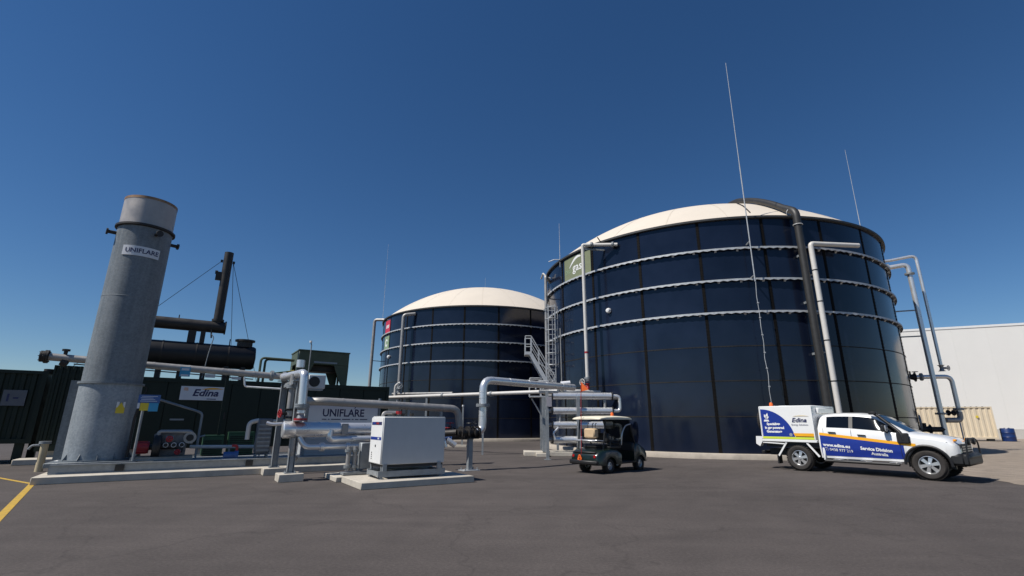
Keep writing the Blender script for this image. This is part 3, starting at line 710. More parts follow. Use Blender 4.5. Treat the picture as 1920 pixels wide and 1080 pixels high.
# ================================================================== WAREHOUSE, CREAM CONTAINER, DRUM
def warehouse():
    A_=Vector((45.8,58.0,0));d=Vector((9.2,-4.0,0)).normalized();rz=math.atan2(d.y,d.x)
    g=thing('warehouse','long white panelled warehouse wall behind the cream container','warehouse',A_,rz)
    x0,x1,H=-16.0,34.0,12.35
    MB().box(x0,x1,.1,25,.9,H-.15).build('core_wall',M_ware,g)
    n=16;wd=(x1-x0)/n;b=MB().box(.003,wd-.003,0,.12,1.0,H-.1)
    me=b.mesh('cladding_panel');me.materials.append(M_ware)
    for i in range(n):link('cladding_panel',me,g,(x0+i*wd,0,0))
    MB().box(x0,x1,-.03,.3,0,.98).build('plinth',mat('plinth_concrete',(.52,.5,.46),.9,var=.1,scale=.6),g)
    MB().box(x0,x1,-.06,.35,H-.12,H+.12).build('parapet_cap',M_white,g)
warehouse()
def corrugated(x0,x1,z0,z1,y,dep=.045,pitch=.28,sgn=-1):
    b=MB();vs=[];fs=[];x=x0;pr=[]
    while x<x1-.001:
        for dx,dy in((0,0),(.30,0),(.42,1),(.78,1),(.9,0)):
            xx=x+dx*pitch
            if xx<=x1:pr.append((xx,y+(-sgn)*dep*dy))
        x+=pitch
    pr.append((x1,y))
    for xx,yy in pr:vs+=[(xx,yy,z0),(xx,yy,z1)]
    for i in range(len(pr)-1):fs.append((2*i,2*i+2,2*i+3,2*i+1))
    return b.add(vs,fs)
def cream_container():
    d=Vector((9.2,-4.0,0)).normalized();rz=math.atan2(d.y,d.x)
    O=Vector((44.6,46.2,0))-d*6.06
    g=thing('shipping_container','cream corrugated shipping container on blocks against the warehouse','container',O,rz)
    L_,Wd,z0,z1=6.06,2.44,.25,3.12
    corrugated(.12,L_-.12,z0+.14,z1-.1,.03,.06,.42).build('side_wall',M_cream,g,smooth=False)
    MB().box(.05,L_-.05,.12,Wd-.05,z0+.12,z1-.03).build('shell',M_cream,g)
    MB().box(0,L_,0,.1,z0,z0+.14).build('bottom_rail',M_cream,g);MB().box(0,L_,-.005,.1,z1-.1,z1).build('top_rail',M_cream,g)
    for x in(0,L_-.13):MB().box(x,x+.13,-.01,.13,z0-.002,z1+.004).build('corner_post',M_cream,g)
    b=MB();x=.3
    while x<L_-.3:b.box(x,x+.12,-.012,.02,z1-.02,z1+.012);x+=.42
    o=b.build('rail_notches',M_black,g)
    for x in(.3,2.9,5.3):MB().box(x,x+.45,.02,.5,0,z0).build('timber_block',M_black,g)
    MB().box(L_,L_+.02,.05,Wd-.05,z0+.02,z1-.02).build('door_end',M_cream,g)
    MB().cyl((4.85,-.02,2.2),(4.85,.0,2.2),.11,n=14).build('warning_sticker',M_ysign,g)
    dr=thing('plastic_drum','dark blue plastic drum standing at the end of the cream container','drum',O+d*7.0+Vector((.25,.6,0)))
    MB().lathe([(.001,0),(.46,0),(.5,.05),(.5,.36),(.52,.4),(.5,.44),(.5,.76),(.52,.8),(.5,.84),(.5,1.12),(.46,1.18),(.001,1.18)],28).build('body',M_drum,dr)
    MB().cyl((.2,0,1.18),(.2,0,1.22),.06,n=10).build('bung',M_black,dr);MB().cyl((-.2,0,1.18),(-.2,0,1.22),.06,n=10).build('bung',M_black,dr)
cream_container()

# ================================================================== FLARE AREA
g=site('concrete_pad','long low concrete pad under the galvanised flare stack','concrete pad',0,0)
MB().bbox(0,9.6,-.42,3.4,0,.18,.012).build('slab',M_conc,g)
g=site('concrete_pad','short concrete slab by the dark container, behind the standpipe','concrete pad',-1.9,7.0)
MB().bbox(0,2.2,0,1.0,0,.2,.02).build('slab',M_conc,g)
g=site('standpipe','short ivory standpipe with a tap beside the flare pad','standpipe',-.62,3.9)
MB().cyl((0,0,0),(0,0,.82),.1,n=14).build('post',M_ivory,g)
MB().cyl((0,0,.82),(0,0,.9),.15,n=14).build('cap',M_steel,g)
MB().tube([(0,0,.78),(-.3,0,.78),(-.36,0,.66)],.035,8).build('tap',M_steel,g)

def flare():
    g=site('flare_stack','tall galvanised flare stack with a paler shroud on top','flare stack',.96,1.45,.18)
    r=.725
    MB().bbox(-.95,1.0,-.95,.95,.14,.26,.01).build('base_plate',M_galv,g)
    MB().lathe([(r+.02,.26),(r+.02,2.4)],64).build('lower_shell',M_galv_bounce,g,ang=60)
    MB().lathe([(r+.02,.26),(r+.09,.26),(r+.09,.3),(r+.02,.3)],64).build('foot_ring',M_galv,g)
    MB().lathe([(r,2.38),(r+.07,2.38),(r+.07,2.44),(r,2.44)],64).build('flange_ring',M_galv,g)
    MB().lathe([(r,2.44),(r,7.3)],64).build('upper_shell',M_galv,g,ang=60)
    MB().lathe([(r,7.26),(r+.075,7.28),(r+.075,7.34),(r,7.36)],64).build('collar',M_soot,g)
    MB().lathe([(r-.01,7.36),(r-.01,8.26),(r-.03,8.27),(r-.03,7.4)],64).build('shroud',M_stain,g,ang=40)
    MB().lathe([(r-.012,8.2),(r-.004,8.2),(r-.004,8.285),(r-.034,8.285)],64).build('scorched_rim',mat('scorched_steel',(.28,.17,.1),.55,.4,var=.4,scale=3),g)
    MB().lathe([(.001,7.4),(r-.03,7.4)],32).build('burner_floor',M_soot,g)
    # weld seam bands
    for z in(5.0,):MB().lathe([(r,z-.012),(r+.006,z-.006),(r+.006,z+.006),(r,z+.012)],64).build('weld_seam',M_galv,g)
    for a in(-168,-62,18,100):
        a=R(a);c=Vector((math.cos(a),math.sin(a),0))
        lg=MB().cyl(c*(r-.02)+Vector((0,0,7.06)),c*(r+.2)+Vector((0,0,7.06)),.055,n=10).build('lifting_trunnion',M_soot,g)
        MB().cyl(c*(r+.2)+Vector((0,0,7.06)),c*(r+.25)+Vector((0,0,7.06)),.1,n=12).build('end_plate',M_soot,lg)
    # gussets round the foot
    for i in range(12):
        a=2*math.pi*i/12+.13;c=Vector((math.cos(a),math.sin(a),0));n_=Vector((-c.y,c.x,0))*.008
        p=[c*(r+.02)+Vector((0,0,.3)),c*(r+.11)+Vector((0,0,.3)),c*(r+.02)+Vector((0,0,.46))]
        MB().add([q+n_ for q in p]+[q-n_ for q in p],[(0,1,2),(5,4,3),(0,3,4,1),(1,4,5,2),(2,5,3,0)]).build('gusset',M_galv,g,smooth=False)
    # name plate, bent round the shell; it faces the yard
    am=R(-72-12);rr=r+.02
    def wrap(x,y,o=.0):
        t=am+x/rr;return Vector(((rr+o)*math.cos(t),(rr+o)*math.sin(t),6.43+y))
    b=MB();n=10;vs=[];fs=[]
    for i in range(n+1):
        x=-.5+1.0*i/n
        for o in(0,-.012):
            for y in(-.155,.155):vs.append(wrap(x,y,o))
    for i in range(n):
        k=4*i;fs+=[(k,k+4,k+5,k+1),(k+1,k+5,k+7,k+3),(k+3,k+7,k+6,k+2),(k+2,k+6,k+4,k)]
    fs+=[(0,1,3,2),(4*n,4*n+2,4*n+3,4*n+1)]
    pl=b.add(vs,fs).build('name_plate',M_sign,g)
    text('UNIFLARE',.2,(0,0,0),(1,0,0),(0,0,1),M_navy,pl,bold=.004,wrap=lambda x,y:wrap(x+.02,y,.004),sx=1.0)
    # warning label low on the shell
    am2=R(-60);r2=r+.026
    def wrap2(x,y,o=.0):
        t=am2+x/r2;return Vector(((r2+o)*math.cos(t),(r2+o)*math.sin(t),1.72+y))
    wl=MB().add([wrap2(-.11,-.02),wrap2(.11,-.02),wrap2(.11,.16),wrap2(-.11,.16)],[(0,1,2,3)]).build('warning_label',M_white,g,smooth=False)
    MB().add([wrap2(-.11,-.16,.003),wrap2(.11,-.16,.003),wrap2(.11,.0,.003),wrap2(-.11,.0,.003)],[(0,1,2,3)]).build('yellow_field',M_ysign,wl,smooth=False)
    MB().add([wrap2(-.1,-.02,.005),wrap2(.1,-.02,.005),wrap2(0,.15,.005)],[(0,1,2)]).build('hazard_triangle',M_ysign,wl,smooth=False)
    # stiffening channel behind the lower shell
    b=MB().box(-1.0,-.72,.35,.40,.26,2.5).box(-1.0,-.96,.40,.62,.26,2.5)
    b.build('back_channel',M_galv,g)
    MB().box(-.86,-.6,-.3,.2,.262,.275).build('drain_plate',M_white,g)
flare()
g=site('skid_frame','grey steel skid frame lying along the flare pad','skid',.2,.2,.18)
MB().ibeam((0,.0,.12),(8.9,0,.12),.14,.24).build('front_beam',M_steel,g)
MB().ibeam((0,2.7,.12),(8.9,2.7,.12),.14,.24).build('rear_beam',M_steel,g)
for x in(0.02,2.2,4.6,6.8,8.88):MB().beam((x,.07,.12),(x,2.63,.12),.1,.2).build('cross_beam',M_steel,g)
for x in(1.35,4.5):MB().box(x,x+.2,-.078,-.07,.04,.2).build('lifting_eye',M_black,g)
MB().box(2.2,8.8,.3,2.5,.205,.222).build('deck_plate',M_steel,g)

# signs on a post beside the stack
g=site('safety_sign','blue, yellow and cyan safety panel on a post right of the flare stack','sign',1.98,.5,.18)
MB().cyl((-.1,.05,.2),(-.1,.05,1.75),.035,n=10).build('post',M_steel,g)
MB().box(-.25,.27,-.02,.02,1.86,2.09).build('blue_panel',M_bsign,g)
MB().box(-.18,.02,-.02,.02,1.64,1.855).build('yellow_panel',M_ysign,g)
MB().box(.023,.25,-.02,.02,1.62,1.855).build('cyan_panel',M_cyan,g)
MB().box(-.25,-.19,-.015,.015,1.7,1.85).build('white_panel',M_sign,g)
b=MB()
for i in range(4):b.box(-.2+.02*(i%2),.2-.05*(i%3),-.024,-.02,1.9+.045*i,1.915+.045*i)
b.build('print_lines',M_sign,g)
g=site('conduit','thin grey conduit bending down in front of the container','conduit',2.2,1.9,.18)
MB().tube([(0,0,2.0),(1.0,0,1.68),(1.2,0,1.6),(1.2,0,.24)],.035,8,bend=.15).build('pipe',M_steel,g)
MB().tube([(1.2,0,.85),(1.38,0,.9)],.03,6).build('stub',M_steel,g)

def blower():
    g=site('blower_skid','low blower skid with red motor and silver valves beside the stack','blower',1.8,.62,.42)
    MB().ibeam((0,0,.05),(1.5,0,.05),.08,.1,.012).build('rail',M_steel,g);MB().ibeam((0,.7,.05),(1.5,.7,.05),.08,.1,.012).build('rail',M_steel,g)
    for x in(.12,1.25):
        for y in(0,.7):MB().cyl((x,y,-.02),(x,y,.0),.06,n=10).build('foot',M_rubber,g)
    MB().cyl((.02,.35,.36),(.38,.35,.36),.17,n=18).build('motor',M_red,g)
    b=MB()
    for i in range(10):
        a=2*math.pi*i/10;b.beam((.06,.35+.17*math.cos(a),.36+.17*math.sin(a)),(.34,.35+.17*math.cos(a),.36+.17*math.sin(a)),.012,.03)
    b.build('cooling_fins',M_red,g)
    MB().cyl((.38,.35,.36),(.46,.35,.36),.08,n=12).build('coupling',M_black,g)
    MB().lathe([(.001,0),(.3,0),(.33,.04),(.33,.16),(.3,.2),(.001,.2)],24,c=(.46,.35,.38),axis=rotm((1,0,0))).build('blower_casing',M_soot,g)
    MB().bbox(.45,1.3,.42,.66,.12,.74,.015).build('control_box',mat('grimy_box',(.2,.19,.185),.6,var=.3,scale=8),g)
    MB().tube([(.56,.35,.68),(.56,.35,.8),(1.4,.35,.8),(1.4,.35,.45)],.06,10,bend=.12).build('discharge_pipe',M_clad2,g)
    MB().tube([(.66,.3,.38),(1.15,.25,.38),(1.15,.25,.2)],.08,10,bend=.12).build('suction_pipe',M_soot,g)
    for x in(.78,.98,1.18):
        MB().cyl((x,.18,.42),(x,.3,.42),.07,n=12).build('gauge',M_sign,g);MB().cyl((x,.17,.42),(x,.18,.42),.055,n=12).build('gauge_face',M_black,g)
    valve(g,(.85,.24,.6),(1,0,0),.07,M_steel,M_red,up=(0,-1,0));valve(g,(1.1,.22,.22),(1,0,0),.06,M_steel,M_red,up=(0,-1,0))
    MB().cyl((1.36,.3,.62),(1.36,.48,.62),.17,n=18).build('silencer_drum',M_clad2,g)
    MB().cyl((1.36,.28,.62),(1.36,.3,.62),.1,n=14).build('drum_cap',M_black,g)
    MB().tube([(-.1,.3,.1),(-.1,.3,1.2),(-.05,.3,1.5)],.035,8).build('riser',M_soot,g)
blower()
def green_unit(s,t,w_,h,label):
    g=site('heat_recovery_unit',label,'unit',s,t,.42,'green units behind the flare skid')
    MB().bbox(0,w_,0,.6,0,h,.015).build('body',M_lgreen,g)
    k=max(2,int(h/.07));
    for i in range(k-1):MB().box(.05,w_-.05,-.012,-.001,.05+i*.065,.09+i*.065).build('louvre',M_green,g)
    MB().box(-.01,w_+.01,-.01,.61,h,h+.025).build('lid',M_lgreen,g)
green_unit(3.55,2.5,.62,.62,'small green louvred unit left of its larger twin')
green_unit(4.3,2.5,.8,.72,'larger green louvred unit beside the grey pump housing')
g=site('pipe_run','pale low pipe running in front of the green louvred units','pipe',3.2,1.5,.42)
MB().tube([(0,0,.33),(2.1,0,.29)],.055,10).build('pipe',M_pvc,g)
for x in(.2,1.1,2.0):MB().beam((x,0,0),(x,0,.28),.05,.05).build('prop',M_steel,g)
g=site('drain_pump','small blue and red drain pump on the skid deck','pump',4.1,.6,.4)
MB().cyl((0,0,.12),(.3,0,.12),.1,n=14).build('motor',M_bsign,g);MB().cyl((.3,0,.12),(.4,0,.12),.13,n=14).build('volute',M_bsign,g)
MB().tube([(.35,0,.2),(.35,0,.4),(.2,0,.4)],.04,8).build('outlet',M_red,g);MB().box(-.02,.4,-.1,.1,0,.02).build('base',M_white,g)
g=site('pump_housing','grey ribbed pump housing left of the steel pipe posts','pump',4.95,.5,.42)
MB().bbox(0,.42,0,.5,.12,1.2,.04).build('body',mat('grey_housing',(.16,.165,.175),.6,var=.3,scale=6),g)
for i in range(7):MB().box(.03,.39,-.02,-.001,.2+.13*i,.25+.13*i).build('rib',M_steel,g)
MB().tube([(-.25,.2,.55),(-.25,.2,1.08),(.02,.2,1.14)],.07,10).build('inlet_elbow',M_pvc,g)
for x in(.05,.37):MB().box(x-.03,x+.03,.1,.4,0,.12).build('foot',M_steel,g)
MB().tube([(.4,.1,1.12),(.8,.1,1.12),(.95,.1,1.25)],.05,8).build('outlet_pipe',M_pvc,g)

# ================================================================== GREEN CONTAINERS, EXHAUST, COOLER
def containers():
    g=site('plant_container','dark green corrugated container on legs left of the flare stack','container',-9.8,8.2)
    L_=8.05
    corrugated(.15,L_-.1,.86,3.24,.03,.05,.30).build('side_wall',M_green,g,smooth=False)
    MB().box(.05,L_-.05,.11,2.5,.74,3.3).build('shell',M_green,g)
    MB().box(0,L_,-.02,.1,3.24,3.36).build('top_rail',M_green,g);MB().box(0,L_,-.02,.1,.70,.86).build('bottom_rail',M_green,g)
    for x in(0,L_-.16):MB().box(x,x+.16,-.03,.13,.69,3.37).build('corner_post',M_green,g)
    for i in range(7):
        for y in(.1,2.2):MB().box(.15+i*1.24,.4+i*1.24,y,y+.2,0,.70).build('leg',M_green,g)
    pl=MB().box(6.95,7.6,-.045,-.03,2.05,2.62).build('notice_board',mat('faded_notice',(.12,.125,.14),.6,var=.1,scale=4),g)
    MB().box(7.08,7.14,-.05,-.045,2.2,2.48).build('print_mark',M_navy,pl);MB().box(7.25,7.4,-.05,-.045,2.3,2.36).build('print_mark',M_navy,pl)
    MB().lathe([(.001,.2),(.16,.2),(.16,.0)],14,c=(7.9,.8,3.3)).build('roof_vent',M_soot,g)
    g=site('engine_container','long dark green engine enclosure behind the flare skid','container',-1.6,8.1)
    L_=13.4
    MB().box(.04,L_-.04,.06,3.0,.42,3.25).build('shell',M_green,g)
    n=11;wd=(L_-.3)/n
    me=MB().bbox(.012,wd-.012,0,.07,.62,3.12,.008).mesh('side_panel');me.materials.append(M_green)
    for i in range(n):
        link('side_panel',me,g,(.15+i*wd,0,0))
        if i in(1,4,7,9):MB().box(.15+i*wd+wd-.16,.15+i*wd+wd-.1,-.04,-.002,1.6,1.9).build('door_handle',M_soot,g)
    MB().box(0,L_,-.03,.1,3.12,3.3).build('top_rail',M_green,g);MB().box(0,L_,-.03,.1,.42,.62).build('bottom_rail',M_green,g)
    for x in(0,L_-.15):MB().box(x,x+.15,-.04,.13,.41,3.31).build('corner_post',M_green,g)
    for i in range(6):MB().box(.2+i*2.5,.6+i*2.5,.1,2.8,0,.42).build('plinth_block',M_conc,g)
    corrugated(0,.85,.7,3.6,-.06,.05,.2).build('intake_cowl_front',M_green,g,smooth=False)
    MB().box(0,.85,-.0,1.2,3.3,3.6).build('intake_cowl',M_green,g)
    MB().tube([(2.8+.22*math.cos(t),-.03,2.75+.22*math.sin(t)) for t in[2*math.pi*k/14 for k in range(15)]],.02,6,bend=0).build('cable_hoop',M_soot,g)
    MB().box(4.0,4.5,-.02,.0,1.55,1.62).build('handle_plate',M_steel,g)
    # company board
    e=site('company_board','white company board fixed to the dark green engine enclosure','sign',2.6,8.02)
    MB().box(0,1.72,0,.03,2.4,2.98).build('board',M_sign,e)
    text('Edina',.40,(.92,-.004,2.70),(1,0,0),(0,0,1),M_navy,e,bold=.012,shear=.25,sx=1.12)
    b=MB();vs=[];fs=[]
    for i in range(11):
        t=i/10;x=.75+.85*t;z=2.86+.045*math.sin(t*math.pi*.8);h=.035*math.sin(math.pi*min(1,t*1.02))+.002;vs+=[(x,-.004,z-h),(x,-.004,z+h)]
    for i in range(10):fs.append((2*i,2*i+2,2*i+3,2*i+1))
    b.add(vs,fs).build('swoosh',M_orange,e,smooth=False)
    MB().add([(.1,-.004,2.8),(.28,-.004,2.78),(.26,-.004,2.92),(.12,-.004,2.93)],[(0,1,2,3)]).build('sun_mark',mat('pale_orange',(.62,.4,.3),.6),e,smooth=False)
    MB().box(1.0,1.35,-.004,-.001,2.44,2.47).build('print_line',M_navy,e)
containers()
def exhaust():
    g=site('exhaust_silencer','fat black exhaust silencer lying on the engine enclosure roof','silencer',0,9.5)
    MB().lathe([(.001,.12),(.3,.1),(.5,.03),(.56,.1),(.56,5.1),(.5,5.2),(.001,5.26)],32,c=(.15,0,4.5),axis=rotm((1,0,0))).build('drum',M_silen,g)
    for x in(1.6,2.9,4.2):MB().lathe([(.56,-.03),(.575,-.03),(.575,.03),(.56,.03)],32,c=(x,0,4.5),axis=rotm((1,0,0))).build('strap',M_soot,g)
    MB().cyl((4.85,0,5.0),(4.85,0,5.28),.34,n=20).build('inlet_neck',M_soot,g);MB().cyl((4.85,0,5.28),(4.85,0,5.36),.44,n=20).build('neck_flange',M_soot,g)
    for x in(.8,1.6,2.4,3.3,4.2,4.9):MB().box(x-.1,x+.1,-.35,.35,3.3,4.02).build('saddle',M_soot,g)
    MB().cyl((4.2,0,5.05),(4.2,0,5.35),.025,n=6).build('drain_cock',M_soot,g)
    MB().tube([(3.35,-.6,5.45),(3.5,-.66,5.3),(3.4,-.62,4.6),(3.3,-.6,3.4)],.02,6,bend=.1).build('cable',M_steel,g)
    g=site('exhaust_chimney','dark exhaust pipe with a tall upright chimney above the silencer','chimney',0,9.5)
    MB().cyl((-.2,0,5.87),(3.88,0,5.87),.275,n=24).build('horizontal_duct',M_soot,g)
    MB().cyl((3.88,0,5.87),(3.94,0,5.87),.32,n=24).build('end_flange',M_soot,g)
    MB().cyl((3.56,0,6.05),(3.56,0,9.6),.2,n=20).build('upright_pipe',M_soot,g)
    MB().cyl((3.56,0,6.15),(3.56,0,6.25),.26,n=20).build('pipe_flange',M_soot,g)
    MB().lathe([(.17,9.6),(.2,9.6),(.2,9.66),(.17,9.66)],20,c=(3.56,0,0)).build('rim',M_soot,g)
    MB().box(3.14,3.4,-.1,.1,8.2,8.6).build('sample_port',M_soot,g);MB().cyl((3.1,0,8.58),(3.22,0,8.58),.09,n=10).build('port_cap',M_black,g)
    for sx in(-1,1):MB().box(3.56+sx*.26-.05,3.56+sx*.26+.05,-.05,.05,9.12,9.24).build('guy_lug',M_soot,g)
    for x,wd in((2.62,.16),(3.05,.1)):MB().box(x-wd,x+wd,-.12,.12,5.02,5.64).build('support',M_soot,g)
    for x in(1.0,2.0):MB().cyl((x,0,6.12),(x,0,6.3),.025,n=6).build('lifting_stub',M_soot,g)
    MB().tube([(3.35,-.25,5.7),(3.4,-.3,5.3)],.04,6).build('drain',M_soot,g)
    for i,(p,q) in enumerate((((3.3,0,9.18),(-1.5,.6,3.62)),((3.8,0,9.16),(4.55,1.2,3.3)),((3.8,0,9.16),(5.55,-.6,3.3)))):
        MB().cyl(p,q,.012,n=5).build('guy_wire',M_soot,g)
exhaust()
def cooler():
    g=site('roof_cooler','olive green box cooler on tapered legs above the engine enclosure','cooler',7.28,8.9)
    Lx,Ly=2.5,2.2
    MB().bbox(0,Lx,0,Ly,4.35,5.0,.02).build('casing',M_green2,g)
    MB().box(-.03,Lx+.03,-.03,Ly+.03,5.0,5.06).build('lid',M_green2,g)
    for x,sx in((0,1),(Lx,-1)):
        for y,sy in((0,1),(Ly,-1)):
            b=MB();p=[(x,4.35),(x+sx*.75,4.35),(x+sx*.32,3.3),(x+sx*.08,3.3)]
            b.add([(a,y,z) for a,z in p]+[(a,y+sy*.03,z) for a,z in p],[(0,1,2,3),(7,6,5,4),(0,4,5,1),(1,5,6,2),(2,6,7,3),(3,7,4,0)])
            p=[(y,4.35),(y+sy*.6,4.35),(y+sy*.3,3.3),(y+sy*.08,3.3)]
            b.add([(x+.001*sx,a,z) for a,z in p]+[(x+sx*.03,a,z) for a,z in p],[(0,1,2,3),(7,6,5,4),(0,4,5,1),(1,5,6,2),(2,6,7,3),(3,7,4,0)])
            b.build('leg',M_green2,g,smooth=False)
    MB().bbox(.7,2.1,.5,1.7,4.05,4.36,.03).build('fan_housing',M_soot,g)
    MB().box(.75,1.9,-.012,-.002,4.42,4.5).build('maker_strip',M_steel,g)
    MB().tube([(.5,-.2,3.3),(.5,-.2,5.3),(.45,-.2,5.42)],.03,6).build('vent_mast',M_steel,g)
    MB().cyl((.45,-.2,5.4),(.45,-.2,5.5),.06,n=8).build('vent_cap',M_white,g)
    MB().tube([(-.05,.6,4.0),(-.5,.4,3.9),(-1.0,.3,3.8)],.05,8).build('yellow_hose',mat('olive_yellow',(.35,.3,.06),.6),g)
    p=site('cooling_pipes','pair of thin green pipes looping from the roof to the cooler','pipe',5.6,8.9)
    for k,(dx,dy) in enumerate(((0,0),(.22,.25))):
        MB().tube([(dx,dy,3.3),(dx,dy,4.5-.03*k),(1.5,dy,4.48)],.055,8,bend=.18).build('loop',M_green2,p)
    MB().tube([(-.3,-.1,3.75),(1.0,-.1,3.7),(1.5,-.1,3.9)],.05,8).build('lower_pipe',M_green2,p)
    valve(p,(.85,-.1,3.72),(1,0,0),.08,M_green2,None)
cooler()

# insulated pipe along the enclosure and the pipe posts
g=site('insulated_pipe','long pale insulated pipe running above the flare skid behind the stack','pipe',-.8,2.6)
MB().tube([(0,0,3.40),(6.6,0,3.14)],.115,14).build('cladding',M_clad2,g)
flange(g,(-.06,0,3.4),(1,0,0),.2,M_soot);flange(g,(-.16,0,3.405),(1,0,0),.17,M_soot)
MB().tube([(.35,0,3.4),(.35,0,3.62)],.05,8).build('vent_stub',M_soot,g);MB().cyl((.35,0,3.6),(.35,0,3.66),.1,n=10).build('stub_flange',M_soot,g)
MB().tube([(.3,0,3.28),(.45,0,3.22)],.12,10).build('bottom_boss',M_soot,g)
for x in(1.2,2.6,3.6,4.6,5.6):band(g,(x,0,3.40-.26*x/6.6),(1,0,-.04),.115)
MB().tube([(0.6,-.0,3.22),(5.6,-.0,3.0)],.02,6).build('trace_cable',M_black,g)
for x in(1.9,4.8):
    MB().beam((x,.1,.4),(x,.1,3.4-.26*x/6.6-.1),.1,.1).build('support_post',M_green,g)
pt=MB().box(3.36,3.66,-.145,-.125,2.98,3.3).build('blue_notice',M_cyan,g);MB().box(3.4,3.62,-.15,-.145,3.18,3.26).build('white_strip',M_sign,pt);MB().box(3.4,3.62,-.15,-.145,3.0,3.05).build('white_strip',M_sign,pt)
MB().box(4.1,4.4,-.14,-.12,2.98,3.1).build('cable_tag',M_cab,g);MB().box(4.9,5.2,-.14,-.12,2.95,3.05).build('cable_tag',M_cab,g)
MB().tube([(5.3,-.15,3.05),(5.35,-.15,2.72),(6.5,-.6,2.66)],.035,8,bend=.1).build('drain_line',M_clad,g)
flange(g,(6.2,0,3.16),(1,0,0),.19);flange(g,(6.62,0,3.14),(1,0,0),.19)

def footing(s,t,label,h=.2,w_=.62,d=.62):
    f=site('concrete_footing',label,'footing',s,t);MB().bbox(-w_/2,w_/2,-d/2,d/2,0,h,.012).build('block',M_conc,f)
footing(5.4,-.62,'concrete block under the left steel pipe post')
footing(5.52,-2.62,'concrete block under the right steel pipe post')
def ppost(s,t,z1,label):
    g=site('pipe_post',label,'post',s,t,.2)
    MB().ibeam((0,0,.02),(0,0,z1-.2),.16,.17,.012,up=(1,0,0)).build('column',M_steel,g)
    MB().box(-.15,.15,-.15,.15,0,.02).build('base_plate',M_steel,g)
    for x in(-.11,.11):
        for y in(-.11,.11):MB().cyl((x,y,.02),(x,y,.06),.018,n=6).build('anchor_bolt',M_steel,g)
    MB().box(-.2,.2,-.1,.1,z1-.2,z1-.18).build('cap_plate',M_steel,g)
ppost(5.4,-.62,2.74,'left galvanised pipe post on a concrete block')
ppost(5.52,-2.62,2.62,'right galvanised pipe post on a concrete block, under the silver elbow')
def gas_train():
    g=site('gas_pipework','bright silver gas pipes with elbows and valves over the steel posts','pipe',5.52,-2.62)
    # main: from the insulated pipe, towards the yard, elbow down into the exchanger
    MB().tube([(.25,5.2,3.14),(.2,2.3,3.0),(-.2,1.95,2.84),(.03,.0,2.86),(.06,-.16,2.8),(.08,-.18,1.75)],.115,14,bend=.22).build('main_pipe',M_clad,g)
    flange(g,(.08,-.18,1.95),(0,0,1),.2);valve(g,(.08,-.18,1.72),(0,0,1),.13,M_steel,None)
    MB().cyl((.08,-.18,1.54),(.08,-.18,1.62),.17,n=14).build('red_gasket',M_red,g)
    MB().tube([(-.12,.5,2.86),(-.12,.5,2.55),(-.12,.5,1.3)],.085,12).build('second_pipe',M_clad2,g)
    flange(g,(-.12,.5,2.5),(0,0,1),.16);valve(g,(-.12,.5,1.75),(0,0,1),.1,M_black,M_red,up=(-1,-.3,0))
    MB().tube([(.1,.9,3.1),(.1,.9,3.32)],.12,12).build('relief_stub',M_clad,g)
    MB().tube([(.18,.7,2.75),(.18,.7,1.35)],.1,12).build('third_pipe',M_clad2,g)
    flange(g,(.2,1.3,2.85),(.4,-1,0),.19)
    MB().beam((-.15,-.0,2.6),(-.1,2.0,2.6),.09,.12).build('cross_arm',M_steel,g)
    MB().tube([(.05,.5,1.5),(-.5,.55,1.45),(-.65,.6,1.5)],.045,8).build('branch',M_clad,g)
    g=site('condenser_unit','small grey condenser box with a fan beside the silver elbows','condenser',5.98,-1.3,2.52)
    MB().bbox(0,.5,0,.3,0,.42,.015).build('casing',M_cab,g)
    MB().cyl((.17,-.012,.21),(.17,0,.21),.16,n=20).build('fan_recess',M_black,g)
    for i in range(3):
        MB().lathe([(.05+.045*i-.004,0),(.05+.045*i+.004,0)],20,c=(.17,-.016,.21),axis=rotm((0,-1,0))).build('fan_guard',M_soot,g)
    MB().box(-.5,.45,.02,.28,-.05,-.002).build('bracket',M_steel,g)
    g=site('heat_exchanger','silver insulated heat exchanger drum with pipes left of the white cabinet','heat exchanger',5.2,-2.62)
    MB().lathe([(.001,0),(.19,.0),(.225,.03),(.225,.3),(.2,.34)],28,c=(0,0,1.32),axis=rotm((1,0,0))).build('end_cap',M_clad,g)
    MB().cyl((.34,0,1.32),(1.2,0,1.32),.2,n=28).build('shell',M_clad,g);band(g,(.9,0,1.32),(1,0,0),.2,M_clad)
    MB().cyl((1.2,.05,1.33),(2.6,.1,1.33),.175,n=26).build('shell',M_clad,g)
    MB().box(1.55,1.72,-.16,.0,1.18,1.48).build('rating_plate',M_clad2,g)
    MB().tube([(1.25,-.1,1.3),(1.22,-.12,1.05),(2.7,-.12,1.05)],.095,14,bend=.15).build('lower_pipe',M_clad,g)
    MB().tube([(.45,-.02,1.12),(.6,-.1,.86),(1.0,-.12,.86),(2.25,-.12,.86)],.075,12,bend=.15).build('drain_pipe',M_clad,g)
    MB().tube([(.3,0,1.1),(.3,0,.62),(.45,.3,.55)],.09,10).build('sump',M_clad2,g)
    for x in(1.05,1.75):flange(g,(x,-.12,.86),(1,0,0),.12,M_clad)
    MB().beam((.32,0,.2),(.32,0,1.12),.1,.1).build('saddle_post',M_steel,g)
    MB().beam((2.2,0,.12),(2.2,0,1.16),.1,.1).build('saddle_post',M_steel,g)
    g=site('condensate_trap','upright grey condensate trap with twin valves behind the cabinet pad','trap',6.98,-3.2,.15)
    MB().bbox(.2,.5,-.1,.15,.12,.82,.02).build('box',M_steel,g)
    for x in(-.12,.06):
        MB().cyl((x,-.05,.1),(x,-.05,.72),.06,n=12).build('trap_leg',M_clad2,g);flange(g,(x,-.05,.62),(0,0,1),.1,M_steel,.03);flange(g,(x,-.05,.2),(0,0,1),.1,M_steel,.03)
